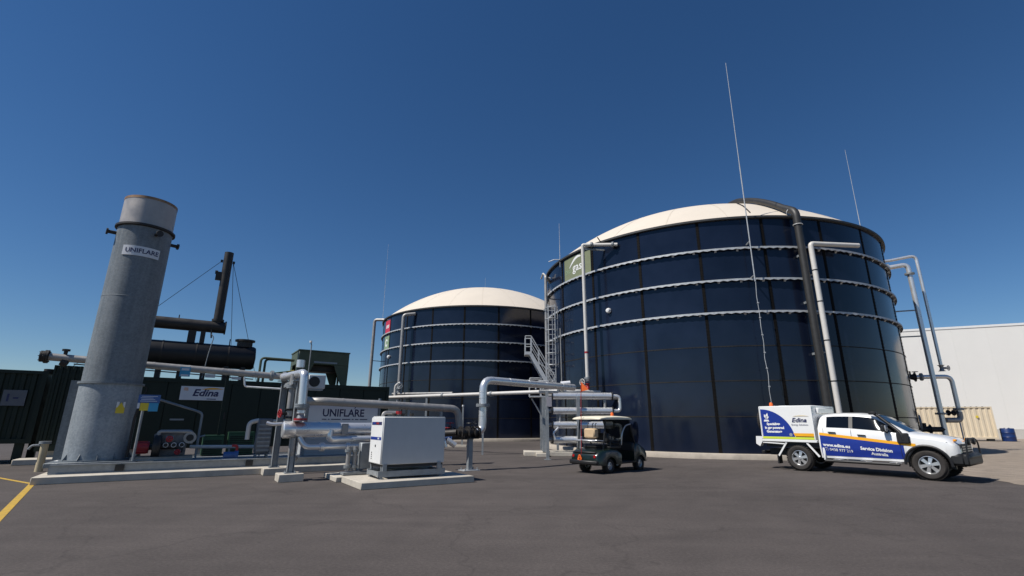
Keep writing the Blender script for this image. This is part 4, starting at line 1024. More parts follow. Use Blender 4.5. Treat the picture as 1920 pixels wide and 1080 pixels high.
    MB().box(-.25,.55,-.2,.2,0,.06).build('base',M_steel,g)
gas_train()

def uniflare_cabinet():
    g=site('control_cabinet','grey control cabinet carrying the large navy flare maker sign','cabinet',6.5,1.0,.4)
    MB().bbox(0,2.5,.02,1.2,.0,1.92,.015).build('casing',mat('cabinet_grey',(.42,.44,.46),.5,var=.06,scale=2),g)
    for x in(-.07,2.5):MB().box(x,x+.07,-.0,.1,-.2,1.98).build('frame_post',M_steel,g)
    sgn=MB().box(.02,2.46,-.02,.01,.95,1.82).build('sign_panel',M_sign,g)
    text('UNIFLARE',.36,(1.22,-.024,1.42),(1,0,0),(0,0,1),M_navy,sgn,bold=.008,sx=.92)
    b=MB();z0=1.58;x0=1.58
    b.add([(x0,-.024,z0),(x0+.05,-.024,z0+.03),(x0+.09,-.024,z0+.15),(x0+.03,-.024,z0+.09)],[(0,1,2,3)]).build('flame_mark',M_navy,sgn,smooth=False)
    b=MB();x=.48
    for wl in(.16,.06,.34,.3,.07,.13,.28):
        b.box(x,x+wl,-.024,-.021,1.195,1.225);x+=wl+.045
    b.build('tagline',M_navy,sgn)
    for i in range(2):MB().box(.05,2.45,-.008,.018,.12+.42*i,.5+.42*i).build('lower_panel',mat('cabinet_grey',(.42,.44,.46)),g)
uniflare_cabinet()
g=site('gas_pipe','fat dull silver pipe crossing above the maker sign and bending down','pipe',6.2,0)
MB().tube([(0,.55,2.18),(.4,0,2.19),(5.62,0,2.03),(5.75,0,1.0)],.135,16,bend=.3).build('cladding',M_clad2,g)
for x in(1.2,2.2,3.2,4.2,5.0):band(g,(x,0,2.19-.16*(x-.4)/5.2),(1,0,-.03),.135)
for x in(3.6,4.9):MB().beam((x,.0,0),(x,.0,2.0),.09,.09).build('support_post',M_steel,g)
valve(g,(5.3,0,1.15),(1,0,0),.14,M_black,M_red);valve(g,(5.0,-.3,1.0),(1,0,0),.13,M_bsign,M_red)
MB().tube([(4.6,-.3,1.0),(5.75,0,1.0),(6.1,-.4,1.0)],.12,12).build('header',M_soot,g)
MB().tube([(5.0,-.4,.9),(5.3,-.5,.7)],.11,12).build('silver_elbow',M_clad,g)

# cabinet pad, white chiller cabinet
g=site('concrete_pad','square concrete pad under the white chiller cabinet','concrete pad',6.62,-5.42)
MB().bbox(0,3.0,0,1.75,0,.16,.012).build('slab',M_conc,g)
g=site('concrete_footing','small concrete slab behind the chiller pad','footing',6.5,-3.62)
MB().bbox(0,.9,.02,1.4,0,.13,.012).build('block',M_conc,g)
def chiller():
    g=site('chiller_cabinet','white chiller cabinet with blue logo strips on its narrow end','cabinet',7.2,-5.0,.16)
    Lx,Ly,z0,z1=1.72,.95,.34,1.5
    MB().bbox(0,Lx,0,Ly,z0,z1,.014).build('casing',M_cab,g)
    MB().bbox(-.02,0,.02,Ly-.02,z0+.02,z1-.02,.006).build('end_door',M_white,g)
    MB().box(.02,Lx-.02,.02,Ly-.02,z1,z1+.02).build('lid',M_cab,g)
    MB().box(.03,Lx-.03,.03,Ly-.03,z0-.07,z0).build('recess',M_black,g)
    st=MB().box(-.026,-.02,.08,Ly-.08,1.3,1.375).build('logo_strip',M_navy,g)
    MB().box(-.03,-.026,.3,.5,1.315,1.36).build('red_field',M_red,st)
    MB().box(-.03,-.026,.55,.8,1.315,1.36).build('blue_field',M_blue,st)
    s2_=MB().box(-.026,-.02,.06,Ly-.06,.93,1.0).build('logo_strip',M_blue,g)
    MB().box(-.03,-.026,.2,.32,.945,.985).build('white_field',M_sign,s2_)
    MB().cyl((-.03,.47,.78),(-.02,.47,.78),.03,n=10).build('lock',M_black,g)
    for i in range(4):MB().box(-.024,-.02,.72,.77,.44+.05*i,.47+.05*i).build('small_print',M_soot,g)
    for y in(.06,Ly-.06):MB().beam((-.05,y,.12),(Lx+.05,y,.12),.08,.14).build('skid_rail',M_steel,g)
    for x in(-.02,.5,1.2,Lx+.02):MB().beam((x,.1,.12),(x,Ly-.1,.12),.06,.1).build('cross_rail',M_steel,g)
    for x in(.05,Lx-.05):
        for y in(.06,Ly-.06):MB().cyl((x,y,0),(x,y,.3),.035,n=8).build('leg',M_steel,g);MB().cyl((x,y,.0),(x,y,.02),.07,n=10).build('foot',M_steel,g)
    for x in(.1,Lx-.15):MB().box(x-.05,x+.05,-.02,.03,.19,.36).build('mount_bracket',M_steel,g)
    # pipework on top and behind
    MB().tube([(.3,Ly+.05,1.2),(.3,Ly+.05,1.62),(.75,Ly+.05,1.62)],.05,8).build('top_pipe',M_clad2,g)
    for x in(.5,.75,1.0):MB().cyl((x,Ly*.7,1.5),(x,Ly*.7,1.6),.06,n=10).build('top_fitting',M_soot,g)
    MB().cyl((.62,Ly*.7,1.58),(.62,Ly*.7,1.66),.08,n=10).build('red_fitting',M_red,g)
    MB().tube([(Lx,.5,.9),(Lx+.18,.5,.9),(Lx+.24,.5,.7)],.085,12,bend=.12).build('outlet_elbow',M_clad,g)
    MB().tube([(Lx+.02,.4,.75),(Lx+.03,.4,.3)],.02,6).build('orange_drain',mat('rusty_hose',(.35,.14,.04),.7),g)
chiller()
# valve post and large bridge pipe
g=site('valve_post','galvanised post carrying a dark flanged valve, foot of the bridge pipe','post',11.06,-2.46)
MB().beam((0,0,.02),(0,0,1.0),.15,.15).build('column',M_steel,g);MB().box(-.3,.3,-.22,.22,0,.02).build('base_plate',M_ring,g)
for x in(-.22,.22):
    for y in(-.15,.15):MB().cyl((x,y,.02),(x,y,.09),.02,n=6).build('anchor_bolt',M_steel,g)
MB().box(-.16,.16,-.16,.16,1.0,1.03).build('head_plate',M_black,g)
MB().cyl((-.5,0,1.2),(.3,0,1.2),.12,n=14).build('valve_body',M_soot,g)
for x in(-.35,-.1,.12,.28):flange(g,(x,0,1.2),(1,0,0),.21,M_soot,.03)
handwheel(g,(0,0,1.5),(0,0,1),.13,M_black)
MB().tube([(-.5,0,1.2),(-1.05,.6,1.15)],.11,12).build('link_pipe',M_soot,g)
g=site('bridge_pipe','bright insulated pipe rising from the valve post and crossing to the big tank','pipe',11.06,-2.46)
MB().tube([(.28,0,1.2),(.46,0,1.32),(.47,0,1.6),(.47,0,2.97),(5.55,1.15,2.97)],.135,16,bend=.36).build('cladding',M_clad,g)
flange(g,(.47,0,2.1),(0,0,1),.24,M_steel)
for z in(1.75,1.92,2.35,2.55):band(g,(.47,0,z),(0,0,1),.135,M_clad,.012)
for k in(.25,.45,.65,.85):band(g,(.47+5.08*k,1.15*k,2.97),(5.08,1.15,0),.135,M_clad)
# thin white service pipe with its post
def svc():
    g=thing('service_pipe','thin pale pipe crossing level in front of both tanks','pipe',(-6.3,28.0,0))
    MB().tube([(-1.2,.9,2.88),(0,0,2.88),(7.56,-5.0,2.9),(8.4,-5.5,2.9)],.085,12).build('pipe',M_pvc,g)
    MB().tube([(-.6,.7,3.08),(3.2,-1.9,3.0)],.07,10).build('upper_pipe',M_clad2,g)
    for k in(.35,.7):flange(g,(7.56*k,-5*k,2.885),(7.56,-5,0),.13,M_steel)
    MB().tube([(-.4,.4,2.9),(-.4,.4,3.55),(-.1,.3,3.7)],.07,8).build('riser',M_pvc,g);valve(g,(-.1,.25,3.5),(0,0,1),.12,M_steel,M_steel,up=(.3,-1,0))
    MB().beam((1.7,-1.1,0),(1.7,-1.1,2.8),.1,.1).build('prop',M_steel,g);MB().beam((4.9,-3.2,0),(4.9,-3.2,2.8),.09,.09).build('prop',M_steel,g)
svc()
g=thing('pipe_post','tall thin steel post with a small grey box, in front of the tube bank','post',(1.56,21.83,0))
MB().beam((0,0,0),(0,0,2.9),.13,.13).build('column',M_steel,g);MB().box(-.14,.14,-.14,.14,0,.02).build('base_plate',M_steel,g)
MB().box(-.02,.2,-.1,-.066,2.2,2.62).build('label_box',mat('mauve_grey_box',(.3,.29,.33),.5),g)
MB().beam((-.35,0,2.85),(.5,.2,2.85),.08,.1).build('cross_arm',M_steel,g)
g=thing('small_post','slim post on a low kerb by the farther tank','post',(-3.14,32.34,0))
MB().beam((0,0,.1),(0,0,2.5),.1,.1).build('column',M_steel,g);MB().box(-1.2,.3,-.3,.3,0,.12).build('kerb_block',M_conc,g);MB().cyl((0,0,2.5),(0,0,2.6),.07,n=8).build('cap',M_white,g)
# tube heat exchanger bank
def tube_bank():
    Y=24.2
    g=thing('tube_heat_exchanger','rack of four bright horizontal tubes with bends behind the golf cart','heat exchanger',(0,Y,0))
    zs=(2.78,2.08,1.42,.74);x0,x1=1.98,4.9
    for k,z in enumerate(zs):
        MB().cyl((x0,0,z),(x1,0,z),.165,n=22).build('tube',M_clad,g)
        for x in(x0,x1):MB().cyl((x-.03,0,z),(x+.03,0,z),.2,n=18).build('tube_flange',M_black,g)
        for x in(x0+.9,x1-1.0):band(g,(x,0,z),(1,0,0),.165,M_clad,.02)
        MB().cyl((x0-.02,0,z),(x0-.18,0,z),.09,n=12).build('end_boss',M_clad2,g)
    for a,b_ in((0,1),(2,3)):
        MB().tube([(x1+.03,0,zs[a]),(x1+.38,0,zs[a]),(x1+.38,0,zs[b_]),(x1+.03,0,zs[b_])],.085,12,bend=.24).build('return_bend',M_clad,g)
    MB().tube([(x0-.15,0,zs[1]),(x0-.3,0,zs[1]),(x0-.3,0,zs[2]),(x0-.15,0,zs[2])],.08,12,bend=.15).build('return_bend',M_clad,g)
    for x,a,b_ in((4.55,0,1),(2.35,1,2)):MB().cyl((x,0,zs[a]-.1),(x,0,zs[b_]+.1),.07,n=12).build('cross_tube',M_clad2,g)
    MB().tube([(2.1,-.2,.74),(2.0,-.2,1.05),(2.25,-.2,1.3)],.05,8).build('bypass',M_clad,g)
    for x in(1.55,3.2):
        MB().beam((x,-.28,.2),(x,-.28,2.72),.15,.12).build('rack_post',M_steel,g);MB().beam((x,.28,.2),(x,.28,2.72),.12,.12).build('rack_post',M_steel,g)
        for z in zs:MB().beam((x,-.22,z-.2),(x,.22,z-.2),.07,.06).build('saddle',M_steel,g)
    f=thing('concrete_pad','low concrete strip under the rack of silver tubes','concrete pad',(0,Y,0))
    MB().bbox(.6,5.1,-.25,1.2,0,.2,.015).build('slab',M_conc,f)
    for x in(1.15,2.95):MB().bbox(x,x+.6,-.75,-.255,0,.16,.012).build('block',M_conc,f)
tube_bank()
g=thing('branch_pipe','short pale pipe with red valve linking the bridge pipe to the big tank','pipe',(2.2,24.6,0))
MB().tube([(-.6,0,2.98),(1.1,.4,3.05),(2.4,1.2,3.05)],.1,12).build('pipe',M_pvc,g)
for x,z,m_ in((-.5,3.3,M_ring),(-.1,3.42,M_ring),(.25,3.3,M_red)):valve(g,(x,0,z-.15),(1,.2,0),.1,M_steel,m_)
MB().tube([(-1.0,-.2,3.1),(-.9,-.2,3.5),(-.4,-.2,3.5),(-.2,0,3.0)],.045,8).build('loop',M_ring,g)
MB().tube([(-.5,.2,3.2),(.6,.3,3.25)],.05,8).build('upper_branch',M_clad,g)
MB().tube([(.55,2.2,3.1),(.5,2.0,6.6)],.035,8).build('conduit',M_clad2,g)
MB().tube([(.4,1.4,3.5),(.9,1.4,3.55)],.12,10).build('actuator',M_sign,g)

# ================================================================== VEHICLES
def lerp_tab(tab,x):
    if x<=tab[0][0]:return tab[0][1]
    for (a,va),(b_,vb) in zip(tab,tab[1:]):
        if x<=b_:return va+(vb-va)*(x-a)/(b_-a)
    return tab[-1][1]
def wheel(parent,x,y,z,r,wd,side,rim_r,spokes,tyre_m,rim_m,name='wheel'):
    g=bpy.data.objects.new(name,None);COL.objects.link(g);g.parent=parent;g.location=(x,y,z);g.empty_display_size=.1
    ax=rotm((0,side,0))
    h=wd/2
    MB().lathe([(rim_r,-h+.02),(rim_r+.03,-h),(r-.05,-h),(r-.012,-h+.035),(r,-h+.07),(r,h-.07),(r-.012,h-.035),(r-.05,h),(rim_r+.03,h),(rim_r,h-.02),(rim_r-.02,-h+.02)],40,axis=ax).build('tyre',tyre_m,g)
    b=MB()
    n=36
    for i in range(n):                                        # tread blocks
        a=2*math.pi*i/n
        for s0,s1 in((-.09,-.02),(.02,.09)):
            k=a+(.05 if s0>0 else 0);c=Vector((math.cos(k),math.sin(k),0));t=Vector((-math.sin(k),math.cos(k),0))*r*.06
            p=[c*r-t,c*r+t];q=[v+c*.008 for v in p];L_=[]
            for v in p+q:
                for zz in(s0*wd/.22,s1*wd/.22):L_.append(ax@(v+Vector((0,0,zz))))
            b.add(L_,[(4,6,7,5),(0,4,5,1),(2,3,7,6),(0,2,6,4),(1,5,7,3)])
    b.build('tread',tyre_m,g,smooth=False)
    MB().lathe([(rim_r,h-.03),(rim_r-.018,h-.025),(rim_r-.03,h-.05),(rim_r-.035,-h+.03),(rim_r,-h+.02)],36,axis=ax).build('rim',rim_m,g)
    MB().lathe([(.001,h-.13),(rim_r-.03,h-.13)],28,axis=ax).build('brake_disc',M_black,g)
    b=MB();zf=h-.05
    for i in range(spokes):
        a=2*math.pi*i/spokes+.26
        c=Vector((math.cos(a),math.sin(a),0));t=Vector((-math.sin(a),math.cos(a),0))
        w0,w1=rim_r*.13,rim_r*.20
        p=[c*rim_r*.12-t*w0,c*rim_r*.12+t*w0,c*(rim_r-.02)+t*w1,c*(rim_r-.02)-t*w1]
        L_=[ax@(v+Vector((0,0,zf+(.012 if k<2 else -.005)))) for k,v in enumerate(p)]+[ax@(v+Vector((0,0,zf-.05))) for v in p]
        b.add(L_,[(0,1,2,3),(7,6,5,4),(0,4,5,1),(1,5,6,2),(2,6,7,3),(3,7,4,0)])
    b.build('spokes',rim_m,g)
    MB().lathe([(.001,zf+.03),(rim_r*.2,zf+.025),(rim_r*.25,zf-.01),(rim_r*.25,zf-.05)],18,axis=ax).build('hub_cap',rim_m,g)
    return g

def pickup():
    hd=Vector((.6176,-.7865,0));nr=Vector((hd.y,-hd.x,0))
    org=Vector((9.18,16.26,0))-nr*.86;zg=ground_z(10.3,15.2)
    g=thing('pickup_truck','white and blue service pickup with canopy box and snorkel, parked by the big tank','pickup',(org.x,org.y,zg),math.atan2(hd.y,hd.x))
    WB=3.24;AR=.47
    roof=[(.66,1.60),(.72,1.70),(.85,1.745),(1.2,1.765),(1.7,1.755),(2.05,1.715),(2.2,1.665),(2.5,1.475),(2.8,1.285),(2.93,1.21),(3.0,1.195),(3.3,1.165),(3.6,1.11),(3.85,1.03),(3.98,.95),(4.06,.82)]
    belt=[(.66,1.30),(1.5,1.275),(2.4,1.20),(2.85,1.13),(3.0,1.10),(3.5,1.04),(3.85,.95),(4.0,.86),(4.06,.75)]
    wr_=[(.66,.66),(.85,.685),(2.05,.68),(2.3,.70),(2.9,.76),(3.0,.79),(3.6,.80),(3.9,.72),(4.06,.62)]
    kw=[(.66,1.0),(3.2,1.0),(3.6,.985),(3.85,.94),(3.98,.88),(4.06,.80)]
    def zbot(x):
        d=x-WB
        z=.43 if x<3.0 else .50
        if abs(d)<AR:return max(z,.39+math.sqrt(AR*AR-d*d))
        return z
    def sec(x):
        k=lerp_tab(kw,x);zb=zbot(x);zr=lerp_tab(roof,x);zl=min(lerp_tab(belt,x),zr-.03);w_=lerp_tab(wr_,x)
        pts=[(.86*k,zb),(.915*k,max(.70,zb+.002)),(.92*k,max(.90,zb+.004)),(.91*k,max(min(1.08,zl-.02),zb+.006)),(.885*k,max(zl,zb+.008)),(min(w_,.88*k),max(zr-.055,zl+.01)),(min(w_,.88*k)-.12,max(zr-.008,zl+.015)),(0,max(zr+.012,zl+.02))]
        return pts
    def side_y(x,z):
        p=sec(x)
        if z<=p[0][1]:return -p[0][0]
        for a,b_ in zip(p[:6],p[1:6]):
            if z<=b_[1]:
                t=(z-a[1])/max(1e-6,b_[1]-a[1]);return -(a[0]+(b_[0]-a[0])*t)
        return -p[5][0]
    xs=[.66,.70,.76,.9,1.1,1.4,1.7,1.95,2.05,2.15,2.3,2.5,2.65]
    xs+=[WB+AR*math.sin(R(a)) for a in range(-89,90,11)]
    xs+=[2.76,3.75,3.8,3.87,3.93,3.98,4.02,4.06];xs=sorted(set(round(x,4) for x in xs))
    vs=[];fs=[]
    for x in xs:
        p=sec(x);vs+=[(x,-y,z) for y,z in p]+[(x,y,z) for y,z in reversed(p[:-1])]
    n=15
    for i in range(len(xs)-1):
        for k in range(n-1):fs.append((i*n+k,i*n+k+1,(i+1)*n+k+1,(i+1)*n+k))
        fs.append((i*n+n-1,i*n,(i+1)*n,(i+1)*n+n-1))
    fs.append(tuple(range(n)));fs.append(tuple(reversed(range((len(xs)-1)*n,len(xs)*n))))
    body=MB().add(vs,fs).build('body',M_carwhite,g,ang=32)
    def patch(name,m,x0,x1,lo,hi,off=.006,nx=14,nz=10,parent=None,both=True):
        out=None
        for sd in((-1,1) if both else (1,)):
            b=MB();vs=[];fs=[]
            for i in range(nx+1):
                x=x0+(x1-x0)*i/nx;a,c=lo(x),hi(x)
                for j in range(nz+1):
                    z=a+(c-a)*j/nz;vs.append((x,(side_y(x,z)-off)*sd,z))
            for i in range(nx):
                for j in range(nz):
                    q=i*(nz+1)+j;fs.append((q,q+nz+1,q+nz+2,q+1))
            out=b.add(vs,fs).build(name,m,parent or g)
        return out
    # livery: yellow stripe over blue flank
    st=lambda x:1.155-.108*(x-.7)
    bl=patch('blue_flank',M_blue,.70,2.775,lambda x:max(.50,zbot(x)+.01),lambda x:st(x)-.06)
    patch('yellow_stripe',M_orange,.69,3.05,lambda x:max(st(x)-.06,zbot(x)+.01),lambda x:max(st(x)+.02,zbot(x)+.012),off=.007)
    def sidetext(s,size,x,z,m,bold=.004,sx=1.0,slope=-.1):
        def wrp(u,v):
            X=x+u;Z=z+v+u*slope;return Vector((X,side_y(X,Z)-.012,Z))
        text(s,size,(0,0,0),(1,0,0),(0,0,1),m,bl,bold=bold,wrap=wrp,sx=sx)
    sidetext('www.edina.eu',.125,1.12,.80,M_white,.005,1.0,-.06)
    sidetext('T: 0438 977 219',.11,1.17,.67,M_white,.001,1.0,-.06)
    sidetext('Service Division',.125,2.12,.73,M_white,.005,.95,-.06)
    sidetext('Australia',.11,2.18,.605,M_white,.003,1.0,-.06)
    # glass
    wt=lambda x:min(lerp_tab(roof,x)-.105,1.655)
    wb=lambda x:lerp_tab(belt,x)+.035
    patch('rear_side_window',M_glass,.90,1.50,wb,wt,off=.004,nx=10)
    patch('front_side_window',M_glass,1.60,2.66,wb,lambda x:max(wb(x)+.002,min(wt(x),1.655-max(0,x-2.15)*.80)),off=.004)
    patch('window_pillar',M_black,1.50,1.60,wb,wt,off=.003,nx=2)
    for x in(1.545,2.70):patch('door_gap',M_black,x,x+.012,lambda q:.5,lambda q:lerp_tab(belt,q)+.02,off=.003 if x<2 else .009,nx=1)
    patch('door_gap',M_black,.80,.808,lambda q:.62,lambda q:lerp_tab(belt,q),off=.003,nx=1)
    for x,z in((.95,1.185),(1.72,1.12)):
        for sd in(1,-1):MB().beam((x,(side_y(x,z)-.03)*sd,z),(x+.2,(side_y(x+.2,z)-.03)*sd,z-.01),.03,.035).build('door_handle',M_black,g)
    # windscreen
    b=MB();vs=[];fs=[]
    for i in range(9):
        x=2.13+.77*i/8;zr=lerp_tab(roof,x);w_=lerp_tab(wr_,x)-.10
        for j in range(9):
            y=-w_+2*w_*j/8;e=abs(y)/(lerp_tab(wr_,x)-.12);z=zr+.012-.020*min(e,1)+.007;vs.append((x,y,z))
    for i in range(8):
        for j in range(8):q=i*9+j;fs.append((q,q+1,q+10,q+9))
    b.add(vs,fs).build('windscreen',M_glass,g)
    MB().add([(.652,-.58,1.62),(.652,.58,1.62),(.652,.62,1.34),(.652,-.62,1.34)],[(0,1,2,3)]).build('rear_window',M_glass,g)
    # snorkel on the driver's side
    b=MB();b.tube([(2.80,-.95,1.0),(2.78,-.95,1.2),(2.6,-.86,1.36),(2.28,-.80,1.66),(2.2,-.79,1.72)],.045,10,bend=.12)
    b.bbox(2.06,2.26,-.86,-.72,1.70,1.79,.02)
    b.bbox(2.66,2.95,-.985,-.925,.92,1.2,.025)
    b.build('snorkel',M_black,g)
    # mirrors
    for sd in(-1,1):
        m_=MB().bbox(2.36,2.47,min(sd*.94,sd*1.13),max(sd*.94,sd*1.13),1.22,1.42,.03).build('mirror',M_black,g)
        MB().beam((2.45,sd*.86,1.2),(2.44,sd*.98,1.27),.05,.05).build('mirror_arm',M_black,m_)
        MB().bbox(2.465,2.50,min(sd*.95,sd*1.12),max(sd*.95,sd*1.12),1.24,1.40,.012).build('mirror_shell',M_alloy,m_)
    # wheel arches
    for sd in(-1,1):
        pts=[(WB+(AR+.02)*math.cos(R(a)),sd*.925*lerp_tab(kw,WB+(AR+.02)*math.cos(R(a))),.39+(AR+.02)*math.sin(R(a))) for a in range(-2,183,8)]
        MB().tube(pts,.035,6,bend=0).build('arch_flare',M_black,g)
        MB().box(WB-.5,WB+.5,min(sd*.5,sd*.62),max(sd*.5,sd*.62),.3,.95).build('wheel_well',M_black,g)
    # nose: bumper, grille, lamps, bull bar
    nose_from=set(o.name for o in g.children)
    MB().bbox(3.66,4.16,-.86,.86,.40,.70,.06).build('front_bumper',M_black,g)
    MB().bbox(3.98,4.09,-.60,.60,.70,.93,.02).build('grille',M_black,g)
    for i in range(3):MB().box(4.088,4.10,-.55,.55,.735+.06*i,.76+.06*i).build('grille_bar',M_alloy,g)
    for sd in(-1,1):
        b=MB();p=[(3.66,sd*.885,.93),(3.70,sd*.88,.99),(3.97,sd*.74,.90),(4.075,sd*.60,.84),(4.085,sd*.60,.72),(3.93,sd*.78,.72)]
        q=[(x-.03,y*.96,z) for x,y,z in p];k=len(p)
        b.add(p+q,[tuple(range(k)),tuple(reversed(range(k,2*k)))]+[(i,k+i,k+(i+1)%k,(i+1)%k) for i in range(k)])
        b.build('headlight',M_lens,g,smooth=False)
        MB().lathe([(.001,.04),(.05,.03),(.06,0)],14,c=(4.165,sd*.6,.52),axis=rotm((1,0,0))).build('fog_lamp',M_lens,g)
        MB().tube([(4.15,sd*.78,.45),(4.28,sd*.78,.6),(4.3,sd*.72,.98),(4.26,sd*.5,1.06)],.035,8,bend=.1).build('bull_bar_hoop',M_black,g)
        MB().bbox(3.86,3.99,min(sd*.60,sd*.70),max(sd*.60,sd*.70),1.0,1.06,.02).build('indicator_lamp',M_amber,g)
        MB().lathe([(.001,.07),(.08,.06),(.10,0),(.06,-.08),(.001,-.09)],16,c=(4.27,sd*.32,1.0),axis=rotm((1,0,0))).build('spot_lamp',M_black,g)
    MB().tube([(4.28,-.78,.6),(4.34,-.6,.62),(4.34,.6,.62),(4.28,.78,.6)],.04,8,bend=.1).build('bull_bar_tube',M_black,g)
    MB().tube([(4.26,-.5,1.06),(4.27,.5,1.06)],.03,8).build('bull_bar_tube',M_black,g)
    MB().bbox(4.1,4.32,-.84,.84,.40,.70,.05).build('bull_bar_base',M_black,g)
    MB().cyl((4.22,-.35,1.06),(4.24,-.35,1.9),.008,n=5).build('aerial',M_black,g)
    for o in [q for q in g.children if q.name not in nose_from]+[body]:
        for v in o.data.vertices:
            if v.co.x>3.72:v.co.x=3.72+(v.co.x-3.72)*.58
    # side steps, sill
    for sd in(-1,1):
        MB().tube([(.78,sd*.95,.36),(2.62,sd*.95,.36)],.045,8).build('side_step',M_black,g)
        for x in(1.0,1.7,2.4):MB().bbox(x,x+.28,min(sd*.9,sd*1.0),max(sd*.9,sd*1.0),.395,.41,.004).build('step_tread',M_alloy,g)
        MB().bbox(.72,.79,min(sd*.84,sd*.93),max(sd*.84,sd*.93),.36,.74,.02).build('cab_corner',M_carwhite,g)
    # chassis
    MB().box(-1.1,3.9,-.42,.42,.42,.62).build('chassis',M_black,g)
    MB().cyl((0,-.7,.39),(0,.7,.39),.06,n=10).build('rear_axle',M_black,g)
    MB().box(-1.0,.62,-.8,.8,.70,.86).build('tray_frame',M_black,g)
    # tray and canopy
    MB().bbox(-1.12,.60,-.92,.92,.86,.94,.012).build('tray',M_carwhite,g)
    bx=MB().bbox(-1.08,.58,-.91,.91,.94,2.00,.02).build('canopy_box',M_carwhite,g)
    MB().bbox(.58,.66,-.60,.60,1.75,1.93,.02).build('canopy_front_rack',M_carwhite,g)
    yf=-.914
    def flat(name,m,poly,o=0.0):
        for sd in(-1,1):MB().add([(x,(yf-o)*sd,z) for x,z in poly],[tuple(range(len(poly)))]).build(name,m,bx,smooth=False)
    arc=[(-1.03+1.05*math.sin(R(a))*.98,.99+.93*math.cos(R(a))*.98) for a in range(0,91,6)]
    arc=[(-1.03+1.0*math.sin(R(a)),1.02+.88*math.cos(R(a))**1.15) for a in range(0,88,6)]+[(-.02,1.02)]
    flat('blue_vinyl',M_blue,[(-1.03,1.02)]+arc,.0015)
    flat('lime_stripe',M_lime,[(-1.05,.95),(.54,.95),(.54,1.02),(-1.05,1.02)],.003)
    flat('yellow_panel',M_orange,[(-.02,1.045),(.54,1.045),(.54,1.14),(-.06,1.14)],.003)
    flat('dark_edge',M_black,[(.0,1.021),(.54,1.021),(.54,1.044),(-.01,1.044)],.0035)
    def bt(s,size,x,z,m,bold=.003,shear=0,sx=1.0):
        text(s,size,(x,yf-.006,z),(1,0,0),(0,0,1),m,bx,bold=bold,shear=shear,sx=sx)
    bt('Specialists',.105,-.65,1.42,M_white,.006);bt('in gas powered',.105,-.63,1.30,M_white,.006,sx=.95);bt('Generators',.105,-.65,1.18,M_white,.006)
    bt('Edina',.19,.16,1.54,M_navy,.004,.25,1.1);bt('Energy Solutions',.075,.17,1.40,M_navy,.0)
    b=MB();vs=[];fs=[]
    for i in range(11):
        t=i/10;x=-.02+.5*t;z=1.66+.02*math.sin(t*3);h=.014*math.sin(math.pi*t)+.001;vs+=[(x,yf-.005,z-h),(x,yf-.005,z+h)]
    for i in range(10):fs.append((2*i,2*i+2,2*i+3,2*i+1))
    b.add(vs,fs).build('swoosh',mat('pale_yellow',(.7,.6,.4),.5),bx,smooth=False)
    b=MB()                                                     # white emblem: three loose petals
    for a,l_ in((70,.17),(118,.13),(20,.10)):
        c=Vector((-.86,yf-.005,1.62));d=Vector((math.cos(R(a)),0,math.sin(R(a))));q=Vector((-d.z,0,d.x))
        b.add([c-d*.05,c+d*l_*.4+q*.045,c+d*l_,c+d*l_*.4-q*.045],[(0,1,2,3)])
    b.add([(-.95,yf-.005,1.50),(-.77,yf-.005,1.50),(-.80,yf-.005,1.56),(-.93,yf-.005,1.56)],[(0,1,2,3)])
    b.build('emblem',M_white,bx,smooth=False)
    MB().cyl((-.14,yf-.004,1.09),(-.14,yf-.001,1.09),.05,n=14).build('round_badge',M_alloy,bx)
    for x in(-1.075,.545):MB().box(x,x+.03,yf-.008,yf,.95,1.99).build('edge_trim',M_white,bx)
    MB().lathe([(.001,.14),(.04,.13),(.06,.08),(.06,0)],14,c=(-.85,-.45,2.0)).build('beacon',M_or2,g)
    MB().cyl((-.6,0,2.0),(-.6,0,2.03),.2,n=18).build('roof_vent',M_white,g)
    # tail step, guard struts
    for sd in(-1,1):
        b=MB();p=[(-1.28,1.02),(-1.08,1.02),(-1.08,.86),(-1.18,.70),(-1.30,.78)]
        b.add([(x,sd*.92,z) for x,z in p]+[(x,sd*.72,z) for x,z in p],[(0,1,2,3,4),(9,8,7,6,5)]+[(i,5+i,5+(i+1)%5,(i+1)%5) for i in range(5)])
        b.build('tail_bracket',M_carwhite,g,smooth=False)
        MB().beam((-.32,sd*.88,.86),(-.62,sd*.88,.42),.03,.05).build('guard_strut',M_white,g)
        MB().beam((.28,sd*.88,.86),(.60,sd*.88,.45),.03,.05).build('guard_strut',M_white,g)
        MB().beam((-1.1,sd*.88,.83),(-.35,sd*.88,.80),.03,.035).build('guard_rail',M_white,g)
        MB().box(-.66,-.62,min(sd*.66,sd*.92),max(sd*.66,sd*.92),.18,.44).build('mud_flap',M_black,g)
        MB().box(-1.30,-1.28,min(sd*.70,sd*.90),max(sd*.70,sd*.90),.76,.88).build('tail_lamp',M_tail,g)
    MB().bbox(-1.36,-1.2,-.5,.5,.45,.55,.02).build('rear_step',M_black,g)
    MB().cyl((-1.36,0,.5),(-1.5,0,.5),.03,n=8).build('tow_ball',M_alloy,g)
    # spare wheel on the tail of the canopy
    sp=wheel(g,-1.2,-.30,1.52,.37,.22,1,.23,6,M_rubber,M_black,'spare_wheel');sp.rotation_euler=(0,0,R(90))
    for x,sd in((0,-1),(0,1),(WB,-1),(WB,1)):wheel(g,x,sd*.77,.385,.385,.25,sd,.235,6,M_rubber,M_alloy)
pickup()

